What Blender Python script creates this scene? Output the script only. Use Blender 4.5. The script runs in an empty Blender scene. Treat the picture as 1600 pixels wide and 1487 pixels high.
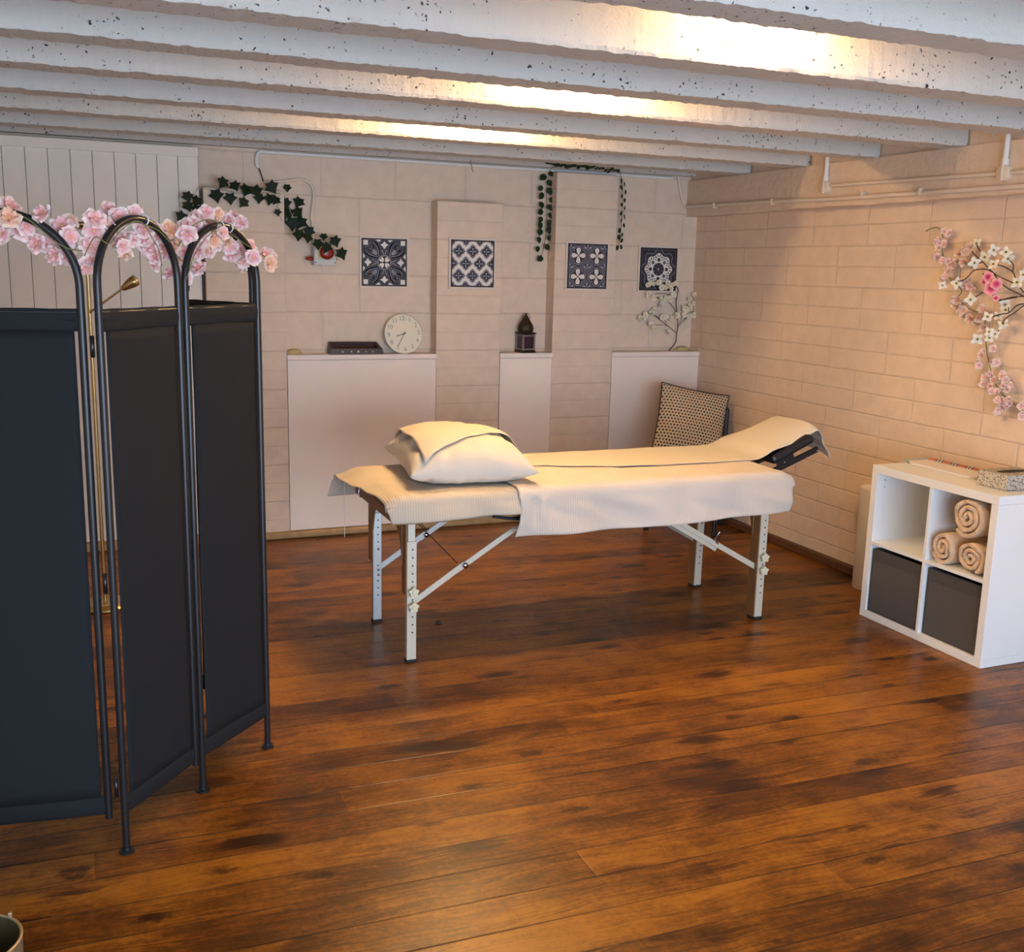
import bpy, math, random
from mathutils import Vector, Matrix, noise
random.seed(7)
PI = math.pi
S = bpy.context.scene
COL = S.collection

# ------------------------------------------------------------------ camera
F, CX, CY, H = 1626.0, 800.0, 743.5, 1.6604
YAW, PIT, ROL = -.3964, .1952, .0242
def _R():
    base = Matrix(((1,0,0),(0,0,-1),(0,1,0)))
    c,s = math.cos(YAW),math.sin(YAW); Rz = Matrix(((c,s,0),(-s,c,0),(0,0,1)))
    c,s = math.cos(PIT),math.sin(PIT); Rx = Matrix(((1,0,0),(0,c,-s),(0,s,c)))
    c,s = math.cos(ROL),math.sin(ROL); Rr = Matrix(((c,-s,0),(s,c,0),(0,0,1)))
    return Rr @ Rx @ base @ Rz
RM = _R()
EYE = Vector((0,0,H))
def on_plane(px, py, p0, n):                 # a point of a real surface, measured in the photograph
    d = RM.transposed() @ Vector(((px-CX)/F, (py-CY)/F, 1))
    n = Vector(n); t = (Vector(p0)-EYE).dot(n)/d.dot(n)
    return EYE + d*t
def atX(px,py,x): return on_plane(px,py,(x,0,0),(1,0,0))
def atY(px,py,y): return on_plane(px,py,(0,y,0),(0,1,0))
def atZ(px,py,z): return on_plane(px,py,(0,0,z),(0,0,1))

cd = bpy.data.cameras.new('camera'); cam = bpy.data.objects.new('camera', cd); COL.objects.link(cam)
cd.sensor_fit = 'HORIZONTAL'; cd.sensor_width = 36; cd.lens = 36*F/1600; cd.clip_start = .02; cd.clip_end = 60
m = Matrix.Identity(4)
for i,v in enumerate((RM[0], -RM[1], -RM[2])):
    for j in range(3): m[j][i] = v[j]
m.translation = EYE; cam.matrix_world = m; S.camera = cam

# ------------------------------------------------------------------ materials
class NT:
    def __init__(s, name):
        s.m = bpy.data.materials.new(name); s.m.use_nodes = True; s.t = s.m.node_tree; s.n = s.t.nodes
        s.b = s.n['Principled BSDF']
    def node(s, typ, ins=None, **kw):
        q = s.n.new(typ)
        for k,v in kw.items(): setattr(q,k,v)
        for k,v in (ins or {}).items(): s.set(q.inputs[k], v)
        return q
    def set(s, sock, v):
        if hasattr(v,'is_output') or isinstance(v, bpy.types.NodeSocket): s.t.links.new(v, sock)
        else: sock.default_value = v
    def math(s, op, a, b=0, c=0, clamp=False):
        q = s.n.new('ShaderNodeMath'); q.operation = op; q.use_clamp = clamp
        s.set(q.inputs[0],a); s.set(q.inputs[1],b); s.set(q.inputs[2],c); return q.outputs[0]
    def sstep(s, v, a, b):
        q = s.n.new('ShaderNodeMapRange'); q.interpolation_type='SMOOTHSTEP'
        s.set(q.inputs[0],v); q.inputs[1].default_value=a; q.inputs[2].default_value=b; return q.outputs[0]
    def noise(s, vec, scale, detail=3, rough=.5, out=0):
        q = s.node('ShaderNodeTexNoise', {'Scale':scale,'Detail':detail,'Roughness':rough}); s.set(q.inputs['Vector'],vec); return q.outputs[out]
    def mix(s, f, a, b, bt='MIX'):
        q = s.n.new('ShaderNodeMix'); q.data_type='RGBA'; q.blend_type=bt
        s.set(q.inputs[0],f); s.set(q.inputs[6],a if not isinstance(a,tuple) else c4(a)); s.set(q.inputs[7],b if not isinstance(b,tuple) else c4(b)); return q.outputs[2]
    def ramp(s, f, stops):
        q = s.n.new('ShaderNodeValToRGB'); e=q.color_ramp.elements
        while len(e)<len(stops): e.new(.5)
        for k,(p,c) in zip(e,stops): k.position=p; k.color=c4(c)
        s.set(q.inputs[0],f); return q.outputs[0]
    def bump(s, h, strength, dist, nrm=None):
        q = s.node('ShaderNodeBump', {'Strength':strength,'Distance':dist,'Height':h})
        if nrm is not None: s.set(q.inputs['Normal'],nrm)
        return q.outputs[0]
    def pos(s): return s.n.new('ShaderNodeNewGeometry').outputs['Position']
    def obj(s): return s.n.new('ShaderNodeTexCoord').outputs['Object']
    def fin(s, col=None, rough=None, nrm=None, metal=None, **kw):
        for k,v in (('Base Color',col),('Roughness',rough),('Normal',nrm),('Metallic',metal)):
            if v is not None: s.set(s.b.inputs[k], c4(v) if isinstance(v,tuple) else v)
        for k,v in kw.items(): s.set(s.b.inputs[k.replace('_',' ')], v)
        return s.m
def c4(c): return (c[0],c[1],c[2],1)
def sr(r,g,b):                               # sRGB 0-255 to linear
    return tuple((x/255/12.92 if x<10 else ((x/255+.055)/1.055)**2.4) for x in (r,g,b))
def mat(name, col, rough=.6, metal=0, nscale=40, var=.12, bump=.0, bdist=.002, **kw):
    t = NT(name); p = t.pos(); n = t.noise(p,nscale,4)
    c = t.mix(n, tuple(x*(1-var) for x in col), tuple(min(1,x*(1+var)) for x in col))
    nr = t.bump(n,bump,bdist) if bump else None
    return t.fin(c, rough, nr, metal, **kw)

PAINT = (.80,.640,.500)
def wall_mat(name, axis, odd, even, joints=True, half=0.0, col=PAINT):
    t = NT(name); p = t.pos(); q = t.node('ShaderNodeSeparateXYZ',{0:p})
    wob = t.math('MULTIPLY',t.math('SUBTRACT',t.noise(p,9,3),.5),.010)
    u = t.math('ADD',q.outputs[axis],wob); v = t.math('ADD',q.outputs[2],t.math('MULTIPLY',wob,.7))
    r = t.math('DIVIDE',v,.23); row = t.math('FLOOR',r); fv = t.math('FRACT',r)
    par = t.math('FLOORED_MODULO',row,2)
    off = t.math('ADD',even,t.math('MULTIPLY',par,odd-even))
    fu = t.math('FRACT',t.math('DIVIDE',t.math('ADD',t.math('SUBTRACT',u,off),9.2),.46))
    du = t.math('MULTIPLY',t.math('MINIMUM',fu,t.math('SUBTRACT',1,fu)),.46)
    dv = t.math('MULTIPLY',t.math('MINIMUM',fv,t.math('SUBTRACT',1,fv)),.23)
    h = t.sstep(dv,.0005,.0065)
    if joints: h = t.math('MINIMUM',h,t.math('ADD',t.math('MULTIPLY',t.sstep(du,.0005,.0065),.75),.25))
    if half:
        dh = t.math('MULTIPLY',t.math('ABSOLUTE',t.math('SUBTRACT',fv,.5)),.23)
        hh = t.math('ADD',t.math('MULTIPLY',t.sstep(dh,.0005,.0060),half),1-half); h = t.math('MINIMUM',h,hh)
    fine = t.noise(p,110,5,.7); mid = t.noise(p,14,4)
    chips = t.sstep(t.noise(p,26,5,.7),.60,.72)
    hh = t.math('ADD',t.math('ADD',h,t.math('MULTIPLY',fine,.52)),t.math('ADD',t.math('MULTIPLY',mid,.25),t.math('MULTIPLY',chips,.10)))
    n = t.bump(hh,.60,.0065)
    c = t.mix(mid, tuple(x*.86 for x in col), tuple(min(.95,x*1.08) for x in col))
    c = t.mix(t.math('MULTIPLY',t.math('SUBTRACT',1,h),.14), c, tuple(x*.55 for x in col))
    return t.fin(c,.62,n,Specular_IOR_Level=.35)
def beam_mat(name, col, pits=1.0, rough=1.0):
    t = NT(name); p = t.pos()
    wv = t.node('ShaderNodeVectorMath',operation='MULTIPLY_ADD'); nz = t.node('ShaderNodeTexNoise',{'Scale':55.0,'Detail':2.0}); t.set(nz.inputs['Vector'],p)
    t.set(wv.inputs[0],nz.outputs['Color']); wv.inputs[1].default_value=(.030,.030,.030); t.set(wv.inputs[2],p)
    def pit_layer(scale,r0,r1,lo,hi,off):
        vo = t.node('ShaderNodeTexVoronoi',{'Scale':scale,'Randomness':1.0}); t.set(vo.inputs['Vector'],wv.outputs[0])
        av = t.node('ShaderNodeVectorMath',operation='ADD'); t.set(av.inputs[0],p); av.inputs[1].default_value=(off,off*2,0)
        sp = t.node('ShaderNodeSeparateColor'); t.set(sp.inputs[0],vo.outputs['Color'])
        dens = t.math('ADD',t.noise(av.outputs[0],2.1,3,.6),t.math('MULTIPLY',sp.outputs[0],.42))
        size = t.math('ADD',.35,t.math('MULTIPLY',sp.outputs[1],.9))
        d = t.math('DIVIDE',vo.outputs['Distance'],size)
        return t.math('MULTIPLY',t.math('SUBTRACT',1,t.sstep(d,r0,r1)),t.sstep(dens,lo,hi))
    pit = t.math('MAXIMUM',pit_layer(42.0,.12,.25,.88,.95,0.0),pit_layer(75.0,.20,.34,.83,.90,3.3))
    pit = t.math('MULTIPLY',pit,pits)
    fine = t.noise(p,75,6,.72); mid = t.noise(p,13,5,.6); big = t.noise(p,1.7,3)
    h = t.math('SUBTRACT',t.math('ADD',t.math('MULTIPLY',fine,.75*rough),mid),t.math('MULTIPLY',pit,.9))
    c = t.mix(t.math('ADD',t.math('MULTIPLY',mid,.5),t.math('MULTIPLY',big,.5)),tuple(x*.88 for x in col),tuple(min(1,x*1.10) for x in col))
    c = t.mix(pit,c,(.035,.032,.030))
    return t.fin(c,.65,t.bump(h,.75,.007),Specular_IOR_Level=.3)
def floor_mat():
    t = NT('stained_boards'); p = t.pos(); q = t.node('ShaderNodeSeparateXYZ',{0:p}); x,y = q.outputs[0],q.outputs[1]
    yy = t.math('ADD',y,t.math('MULTIPLY',x,.028)); r = t.math('DIVIDE',t.math('ADD',yy,.06),.143)
    bd = t.math('FLOOR',r); fr = t.math('FRACT',r)
    w = t.node('ShaderNodeTexWhiteNoise',{},noise_dimensions='1D'); t.set(w.inputs['W'],bd); rnd = w.outputs['Value']
    w2 = t.node('ShaderNodeTexWhiteNoise',{},noise_dimensions='1D'); t.set(w2.inputs['W'],t.math('ADD',bd,37.3)); rnd2 = w2.outputs['Value']
    xs = t.math('ADD',x,t.math('MULTIPLY',rnd,13.0))
    # board ends every 2.4 m or so
    seg = t.math('DIVIDE',xs,2.4); sid = t.math('FLOOR',seg); sf = t.math('FRACT',seg)
    w3 = t.node('ShaderNodeTexWhiteNoise',{},noise_dimensions='2D'); cv = t.node('ShaderNodeCombineXYZ'); t.set(cv.inputs[0],bd); t.set(cv.inputs[1],sid); t.set(w3.inputs['Vector'],cv.outputs[0])
    tone = w3.outputs['Value']
    def vec(ax,ay):
        v = t.node('ShaderNodeCombineXYZ'); t.set(v.inputs[0],t.math('MULTIPLY',xs,ax)); t.set(v.inputs[1],t.math('MULTIPLY',yy,ay)); t.set(v.inputs[2],t.math('MULTIPLY',bd,3.7)); return v.outputs[0]
    warp = t.noise(vec(2.2,7),1,3)
    gv = t.node('ShaderNodeVectorMath',operation='ADD'); t.set(gv.inputs[0],vec(2.6,75)); 
    wv = t.node('ShaderNodeCombineXYZ'); t.set(wv.inputs[1],t.math('MULTIPLY',warp,9)); t.set(gv.inputs[1],wv.outputs[0])
    grain = t.noise(gv.outputs[0],1.5,5,.6)
    blot = t.noise(vec(1.7,5.0),1.0,5,.62)
    blot2 = t.noise(p,1.3,3)
    vo = t.node('ShaderNodeTexVoronoi',{'Scale':1.0}); t.set(vo.inputs['Vector'],vec(2.1,5.2))
    knot = t.math('SUBTRACT',1,t.sstep(t.math('ADD',vo.outputs['Distance'],t.math('MULTIPLY',t.math('SUBTRACT',grain,.5),.26)),.03,.26))
    vk = t.node('ShaderNodeTexVoronoi',{'Scale':1.0}); t.set(vk.inputs['Vector'],vec(4.6,10.0)); sk = t.node('ShaderNodeSeparateColor'); t.set(sk.inputs[0],vk.outputs['Color'])
    knot2 = t.math('MULTIPLY',t.math('SUBTRACT',1,t.sstep(t.math('ADD',vk.outputs['Distance'],t.math('MULTIPLY',t.math('SUBTRACT',t.noise(p,40,3),.5),.35)),.05,.30)),t.sstep(sk.outputs[0],.55,.75))
    f = t.math('ADD',t.math('MULTIPLY',grain,.50),t.math('MULTIPLY',blot,.62))
    f = t.math('ADD',f,t.math('MULTIPLY',t.math('SUBTRACT',tone,.5),.16))
    f = t.math('ADD',f,t.math('MULTIPLY',t.math('SUBTRACT',blot2,.5),.35))
    f = t.math('SUBTRACT',f,t.math('MULTIPLY',knot,.34))
    f = t.math('SUBTRACT',f,t.math('MULTIPLY',knot2,.26))
    f = t.math('ADD',f,t.math('MULTIPLY',t.math('SUBTRACT',t.noise(p,9,5,.65),.5),.30))
    f = t.math('ADD',f,t.math('MULTIPLY',t.math('SUBTRACT',t.noise(p,55,4,.7),.5),.34))
    f = t.math('ADD',f,t.math('MULTIPLY',t.math('SUBTRACT',t.noise(vec(5.5,9),1,5,.65),.5),.34))
    c = t.ramp(f,[(.27,(.026,.0075,.002)),(.44,(.080,.0255,.0032)),(.55,(.172,.058,.0055)),(.74,(.34,.130,.011))])
    dg = t.math('MULTIPLY',t.math('MINIMUM',fr,t.math('SUBTRACT',1,fr)),.143)
    wide = t.math('ADD',.0012,t.math('MULTIPLY',t.math('POWER',rnd2,3),.0020))
    gap = t.math('SUBTRACT',1,t.math('DIVIDE',dg,t.math('MULTIPLY',wide,2)),clamp=True)
    gap = t.math('MULTIPLY',gap,t.sstep(t.noise(vec(1.1,0),1,3),.27,.45))
    de = t.math('MULTIPLY',t.math('MINIMUM',sf,t.math('SUBTRACT',1,sf)),2.4)
    gap = t.math('MAXIMUM',gap,t.math('MULTIPLY',t.math('SUBTRACT',1,t.sstep(de,.0,.002)),.22))
    c = t.mix(gap,c,(.012,.006,.004))
    h = t.math('SUBTRACT',t.math('ADD',t.math('MULTIPLY',grain,.12),t.math('MULTIPLY',t.noise(p,6,2),.35)),gap)
    ro = t.math('ADD',.24,t.math('MULTIPLY',blot,.22))
    return t.fin(c,ro,t.bump(h,.35,.003),Specular_IOR_Level=.30,Specular_Tint=(1,.78,.58,1))
def rib_mat(name, col, period=.0105, axis=0, amt=.10):
    t = NT(name); p = t.pos(); q = t.node('ShaderNodeSeparateXYZ',{0:p})
    s = t.math('SINE',t.math('MULTIPLY',q.outputs[axis],2*PI/period)); s = t.math('ADD',t.math('MULTIPLY',s,.5),.5)
    fade = t.sstep(t.noise(p,2.5,2),.30,.55); s = t.math('MULTIPLY',s,fade)
    c = t.mix(t.math('MULTIPLY',s,1.0),col,tuple(x*(1-amt*1.6) for x in col))
    w = t.noise(p,7,4,.55); w2 = t.noise(p,320,2)
    h = t.math('ADD',t.math('MULTIPLY',s,.12),t.math('ADD',w,t.math('MULTIPLY',w2,.05)))
    return t.fin(c,.85,t.bump(h,.5,.012),Sheen_Weight=.15)
def cloth_mat(name, col, wr=.4, scale=8, weave=500, rough=.88, sheen=.1):
    t = NT(name); p = t.pos(); w = t.noise(p,scale,4,.55); w2 = t.noise(p,weave,2)
    h = t.math('ADD',w,t.math('MULTIPLY',w2,.06))
    c = t.mix(w2,tuple(x*.94 for x in col),tuple(min(1,x*1.03) for x in col))
    return t.fin(c,rough,t.bump(h,wr,.012),Sheen_Weight=sheen,Specular_IOR_Level=.25)
def petal_mat(name, inner, mid, outer, r):
    t = NT(name); o = t.obj(); l = t.node('ShaderNodeVectorMath',operation='LENGTH'); t.set(l.inputs[0],o)
    n = t.math('MULTIPLY',t.math('SUBTRACT',t.noise(t.pos(),60,2),.5),.30)
    f = t.math('ADD',t.math('DIVIDE',l.outputs['Value'],r),n)
    c = t.ramp(f,[(.12,inner),(.5,mid),(.95,outer)])
    return t.fin(c,.7,Subsurface_Weight=.0)
def dot_mat(name, base, dots, size=.0175, rad=.30, axis=(1,1,0)):
    t = NT(name); o = t.obj(); q = t.node('ShaderNodeSeparateXYZ',{0:o})
    u = t.math('DIVIDE',q.outputs[0],size); v = t.math('DIVIDE',q.outputs[1 if axis[1] else 2],size)
    if axis == 'xyz': pass
    row = t.math('FLOOR',v); uu = t.math('ADD',u,t.math('MULTIPLY',t.math('FLOORED_MODULO',row,2),.5))
    fu = t.math('SUBTRACT',t.math('FRACT',uu),.5); fv = t.math('SUBTRACT',t.math('FRACT',v),.5)
    d = t.math('SQRT',t.math('ADD',t.math('MULTIPLY',fu,fu),t.math('MULTIPLY',fv,fv)))
    cv = t.node('ShaderNodeCombineXYZ'); t.set(cv.inputs[0],t.math('FLOOR',uu)); t.set(cv.inputs[1],row)
    w = t.node('ShaderNodeTexWhiteNoise',{},noise_dimensions='2D'); t.set(w.inputs['Vector'],cv.outputs[0])
    dc = t.ramp(w.outputs['Value'],[(.0,dots[0]),(.45,dots[1]),(.8,dots[2])]); dc.node.color_ramp.interpolation='CONSTANT'
    c = t.mix(t.sstep(d,rad+.05,rad-.05),base,dc)
    return t.fin(c,.85,t.bump(t.noise(o,260,2),.15,.002))
def spots_mat(name, base, dark, scale):
    t = NT(name); o = t.obj(); vo = t.node('ShaderNodeTexVoronoi',{'Scale':scale}); t.set(vo.inputs['Vector'],o)
    c = t.mix(t.math('SUBTRACT',1,t.sstep(vo.outputs['Distance'],.30,.42)),base,dark)
    return t.fin(c,.6)
def emit(name, col, st):
    t = NT(name); t.fin((1,1,1),.4); t.set(t.b.inputs['Emission Color'],c4(col)); t.b.inputs['Emission Strength'].default_value = st; return t.m

M = dict(
 right=wall_mat('painted_block_right',1,.31,.08,True,.85,(.84,.64,.475)),
 back=wall_mat('painted_block_back',0,.02,.252,True,0),
 pil=wall_mat('painted_block_pilaster',0,.02,.252,False,.45),
 plain=mat('painted_render',PAINT,.65,0,12,.05,.35,.006),
 ring=mat('painted_concrete',(.78,.60,.44),.65,0,25,.06,.6,.008),
 face=beam_mat('painted_beam',(.64,.605,.55)),
 floor=floor_mat(),
 board=mat('painted_board',(.93,.80,.70),.5,0,6,.03),
 door=mat('painted_planks',(.90,.80,.68),.5,0,10,.04),
 rawwood=mat('raw_timber',(.42,.26,.11),.6,0,18,.4,.3,.003),
 darkwood=mat('dark_skirting',(.12,.045,.016),.5,0,20,.4,.2,.003),
 gapwood=mat('brown_frame_timber',(.08,.035,.018),.6,0,20,.3),
 pipe=mat('painted_pipe',(.80,.65,.50),.45,0,30,.04),
 pipew=mat('white_pipe',(.82,.78,.73),.4,0,30,.04),
 fabric=cloth_mat('charcoal_canvas',(.012,.0135,.016),.10,6,700,.8,0),
 black=mat('black_tube',(.018,.018,.02),.32,.2,60,.1),
 hinge=mat('hinge_steel',(.05,.05,.055),.3,.8,60,.1),
 sheet=rib_mat('ribbed_cotton',(.68,.57,.44),.0110,0,.09),
 sheet2=rib_mat('ribbed_cotton_pale',(.76,.65,.55),.0112,0,.09),
 paper=cloth_mat('couch_towel',(.70,.62,.51),.25,5,420),
 pillow=cloth_mat('white_cotton',(.72,.66,.57),.35,6,500),
 vinyl=mat('brown_vinyl',(.11,.03,.018),.4,0,60,.15,.1,.001),
 legside=mat('brown_laminate',(.27,.135,.045),.5,0,16,.25),
 legface=mat('cream_aluminium',(.70,.63,.50),.38,.15,60,.06),
 alu=mat('grey_aluminium',(.55,.55,.52),.35,.7,60,.06),
 hole=mat('dark_hole',(.02,.015,.012),.8),
 rubber=mat('rubber',(.015,.013,.012),.7),
 knob=mat('cream_plastic',(.78,.72,.50),.4),
 cable=mat('steel_cable',(.06,.03,.025),.4,.6),
 cradle=mat('black_vinyl',(.012,.012,.016),.4,0,60,.2),
 white=mat('white_foil',(.86,.86,.85),.35,0,8,.02),
 greybox=cloth_mat('grey_felt',(.075,.070,.068),.10,10,600),
 greyhem=cloth_mat('grey_felt_seam',(.058,.054,.053),.10,10,600),
 towel=cloth_mat('beige_terry',(.70,.50,.33),.8,22,300,.95),
 roll=mat('paper_roll',(.84,.77,.68),.7,0,6,.03),
 card=mat('roll_core',(.10,.06,.04),.8),
 brass=mat('brass',(.55,.40,.17),.28,.9,60,.1),
 bronze=mat('dark_bronze',(.045,.032,.018),.45,.6,90,.5,.3,.002),
 glass=mat('purple_glass',(.03,.006,.02),.15,0,30,.3),
 trim=mat('tarnished_edge',(.20,.17,.15),.4,.5),
 walnut=mat('dark_walnut',(.045,.016,.013),.35,0,30,.4),
 inlay=mat('brass_inlay',(.80,.62,.36),.3,.6),
 clock=mat('clock_dial',(.84,.78,.62),.35,0,10,.02),
 hand=mat('clock_hand',(.16,.13,.10),.5),
 num=mat('clock_numeral',(.30,.25,.18),.5),
 navy=mat('navy_ink',(.020,.017,.024),.5,0,80,.3), ink=mat('slate_ink',(.115,.112,.145),.5,0,60,.3),
 line=mat('pale_ink',(.42,.42,.48),.5), tile=mat('print_white',(.80,.74,.68),.5,0,40,.04), deep=mat('black_ink',(.018,.008,.012),.5),
 ivy=mat('ivy_leaf',(.010,.022,.008),.6,0,30,.5,.2,.002,Specular_IOR_Level=.2), leaf=mat('round_leaf',(.014,.036,.011),.6,0,40,.5,Specular_IOR_Level=.2),
 stem=mat('brown_stem',(.05,.025,.016),.7), green=mat('green_stem',(.17,.19,.06),.6), string=mat('pale_stem',(.45,.38,.28),.7),
 pink=petal_mat('pink_petal',(.80,.26,.30),(.88,.50,.48),(.93,.76,.68),.030),
 peach=petal_mat('peach_petal',(.80,.30,.18),(.88,.50,.34),(.92,.70,.55),.030),
 rose=petal_mat('rose_petal',(.74,.26,.28),(.88,.56,.52),(.92,.78,.68),.018),
 peachr=petal_mat('peach_small_petal',(.74,.30,.18),(.88,.52,.36),(.92,.72,.56),.019),
 cream=petal_mat('cream_petal',(.62,.50,.22),(.86,.78,.62),(.90,.84,.74),.028),
 tiny=petal_mat('tiny_petal',(.55,.40,.20),(.84,.72,.52),(.90,.80,.64),.012),
 orchid=petal_mat('orchid_petal',(.45,.02,.08),(.72,.10,.20),(.88,.42,.45),.028),
 eye=mat('flower_eye',(.035,.045,.012),.7), yellow=mat('stamen',(.75,.55,.15),.6),
 boxgrey=mat('grey_plastic',(.62,.60,.55),.45), yplate=mat('yellow_plate',(.78,.50,.10),.5), red=mat('red_button',(.26,.016,.008),.28), redd=mat('red_gland',(.32,.03,.02),.4),
 cushion=dot_mat('dotted_cushion',(.62,.50,.33),((.015,.012,.012),(.14,.03,.025),(.05,.05,.07)),.0205,.31),
 piping=mat('dark_piping',(.05,.022,.018),.7),
 chair=mat('black_leatherette',(.014,.013,.014),.45,0,50,.2,.15,.001),
 chrome=mat('chrome_tube',(.5,.5,.52),.2,1.0),
 spots=spots_mat('spotted_card',(.50,.44,.36),(.06,.05,.05),115),
 pad=mat('pink_pad',(.86,.78,.71),.5,0,40,.05), coral=mat('coral_band',(.80,.22,.12),.5), dark=mat('dark_band',(.10,.09,.08),.5), pgreen=mat('grey_green_cover',(.42,.45,.38),.45),
 bin=mat('pewter_bin',(.16,.13,.09),.5,.5,40,.3), rim=mat('brass_rim',(.50,.38,.22),.4,.7), olive=mat('olive_lining',(.06,.048,.018),.7,0,90,.4),
 mount=mat('cream_mount',(.76,.65,.55),.6,0,20,.04),
 filler=mat('yellowed_filler',(.62,.50,.22),.8,0,40,.3,.4,.003),
 body=mat('lamp_body',(.8,.8,.78),.4),
)
LAMP = (1.0,.66,.30)
M['glow'] = emit('warm_diffuser',LAMP,54); M['glow_far'] = emit('warm_diffuser_far',LAMP,165); M['glow_mid'] = emit('warm_diffuser_mid',LAMP,120); M['glow_dim'] = emit('warm_diffuser_dim',LAMP,4)

# ------------------------------------------------------------------ mesh building
WM = {}
def wm(o): return WM[o] if o in WM else Matrix.Identity(4)
class MB:
    def __init__(s): s.v=[]; s.f=[]; s.mi=[]; s.sm=[]
    def add(s, vs, fs, mi=0, smooth=False):
        k=len(s.v); s.v += [Vector(q) for q in vs]
        for q in fs: s.f.append([i+k for i in q]); s.mi.append(mi); s.sm.append(smooth)
        return s
    def obox(s, c, ax, hs, mi=0):
        c=Vector(c); X,Y,Z=[Vector(a).normalized()*h for a,h in zip(ax,hs)]
        vs=[c+X*i+Y*j+Z*k for i in (-1,1) for j in (-1,1) for k in (-1,1)]
        return s.add(vs,[(0,1,3,2),(4,6,7,5),(0,4,5,1),(2,3,7,6),(0,2,6,4),(1,5,7,3)],mi)
    def box(s,x0,x1,y0,y1,z0,z1,mi=0):
        return s.obox(((x0+x1)/2,(y0+y1)/2,(z0+z1)/2),((1,0,0),(0,1,0),(0,0,1)),((x1-x0)/2,(y1-y0)/2,(z1-z0)/2),mi)
    def bar(s,a,b,w,d,up=(0,0,1),mi=0):       # rectangular bar from a to b
        a=Vector(a);b=Vector(b);X=(b-a).normalized();Y=Vector(up).cross(X).normalized();Z=X.cross(Y)
        return s.obox((a+b)/2,(X,Y,Z),((b-a).length/2,w/2,d/2),mi)
    def tube(s, pts, r, n=8, mi=0, closed=False):
        P=[Vector(p) for p in pts]; k=len(P); rs=r if isinstance(r,(list,tuple)) else [r]*k
        ref=None; vs=[]
        for i,p in enumerate(P):
            a=P[i-1] if (i>0 or closed) else p; b=P[(i+1)%k] if (i<k-1 or closed) else p
            d=(b-a).normalized() if (b-a).length>1e-9 else Vector((0,0,1))
            if ref is None: ref=d.orthogonal().normalized()
            u=(ref-d*ref.dot(d)); u=u.normalized() if u.length>1e-6 else d.orthogonal().normalized(); ref=u; w=d.cross(u)
            vs+=[p+(u*math.cos(2*PI*j/n)+w*math.sin(2*PI*j/n))*rs[i] for j in range(n)]
        fs=[]
        for i in range(k if closed else k-1):
            for j in range(n):
                a=i*n+j;b=i*n+(j+1)%n;c=((i+1)%k)*n+(j+1)%n;d=((i+1)%k)*n+j; fs.append((a,b,c,d))
        s.add(vs,fs,mi,True)
        if not closed:
            s.add(vs[:n][::-1],[tuple(range(n))],mi); s.add(vs[-n:],[tuple(range(n))],mi)
        return s
    def lathe(s, prof, c=(0,0,0), n=32, mi=0, ax=None, smooth=True):
        c=Vector(c); Z=Vector(ax).normalized() if ax else Vector((0,0,1)); X=Z.orthogonal().normalized(); Y=Z.cross(X)
        vs=[c+(X*math.cos(2*PI*j/n)+Y*math.sin(2*PI*j/n))*max(r,1e-5)+Z*z for r,z in prof for j in range(n)]
        fs=[(i*n+j,i*n+(j+1)%n,(i+1)*n+(j+1)%n,(i+1)*n+j) for i in range(len(prof)-1) for j in range(n)]
        return s.add(vs,fs,mi,smooth)
    def grid(s, fn, nu, nv, mi=0):
        vs=[fn(i/nu,j/nv) for i in range(nu+1) for j in range(nv+1)]
        return s.add(vs,[(i*(nv+1)+j,(i+1)*(nv+1)+j,(i+1)*(nv+1)+j+1,i*(nv+1)+j+1) for i in range(nu) for j in range(nv)],mi,True)
    def prism(s, poly, to3, d, mi=0):         # polygon in 2-D, to3(x,y,depth)
        n=len(poly); vs=[to3(x,y,0) for x,y in poly]+[to3(x,y,d) for x,y in poly]
        return s.add(vs,[tuple(range(n))[::-1],tuple(range(n,2*n))]+[(i,(i+1)%n,n+(i+1)%n,n+i) for i in range(n)],mi)
    def build(s, name, mats, parent=None, bevel=0, solid=0, sub=0, origin=None, fixn=True):
        if not isinstance(mats,(list,tuple)): mats=[mats]
        me=bpy.data.meshes.new(name)
        if parent is not None: W=wm(parent)
        else:
            if origin is None:
                xs=[q.x for q in s.v];ys=[q.y for q in s.v];zs=[q.z for q in s.v]
                origin=((min(xs)+max(xs))/2,(min(ys)+max(ys))/2,min(zs))
            W=Matrix.Translation(origin)
        I=W.inverted()
        me.from_pydata([I@q for q in s.v],[],s.f)
        for q in mats: me.materials.append(M[q] if isinstance(q,str) else q)
        me.polygons.foreach_set('material_index',s.mi); me.polygons.foreach_set('use_smooth',s.sm)
        if fixn:
            import bmesh
            bm=bmesh.new(); bm.from_mesh(me); bmesh.ops.recalc_face_normals(bm,faces=bm.faces); bm.to_mesh(me); bm.free()
        me.update()
        o=bpy.data.objects.new(name,me); COL.objects.link(o)
        if parent is not None: o.parent=parent
        else: o.matrix_world=W
        WM[o]=W
        if solid: md=o.modifiers.new('thickness','SOLIDIFY'); md.thickness=solid; md.offset=0
        if bevel: md=o.modifiers.new('bevel','BEVEL'); md.width=bevel; md.segments=2; md.limit_method='ANGLE'
        if sub: md=o.modifiers.new('subdivision','SUBSURF'); md.levels=sub; md.render_levels=sub
        return o
def tag(o,label,cat,group=None):
    o['label']=label; o['category']=cat
    if group: o['group']=group
    return o
def thing(name,label,cat,loc,group=None,rot=None):
    o=bpy.data.objects.new(name,None); COL.objects.link(o); o.empty_display_size=.05
    W=Matrix.Translation(loc)
    if rot is not None: W=W@rot
    o.matrix_world=W; WM[o]=W
    return tag(o,label,cat,group)
def struct(name,mb,mats,parent=None,**k):
    o=mb.build(name,mats,parent,**k)
    if parent is None: o['kind']='structure'
    return o
def lerp(a,b,t): return a+(b-a)*t
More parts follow.
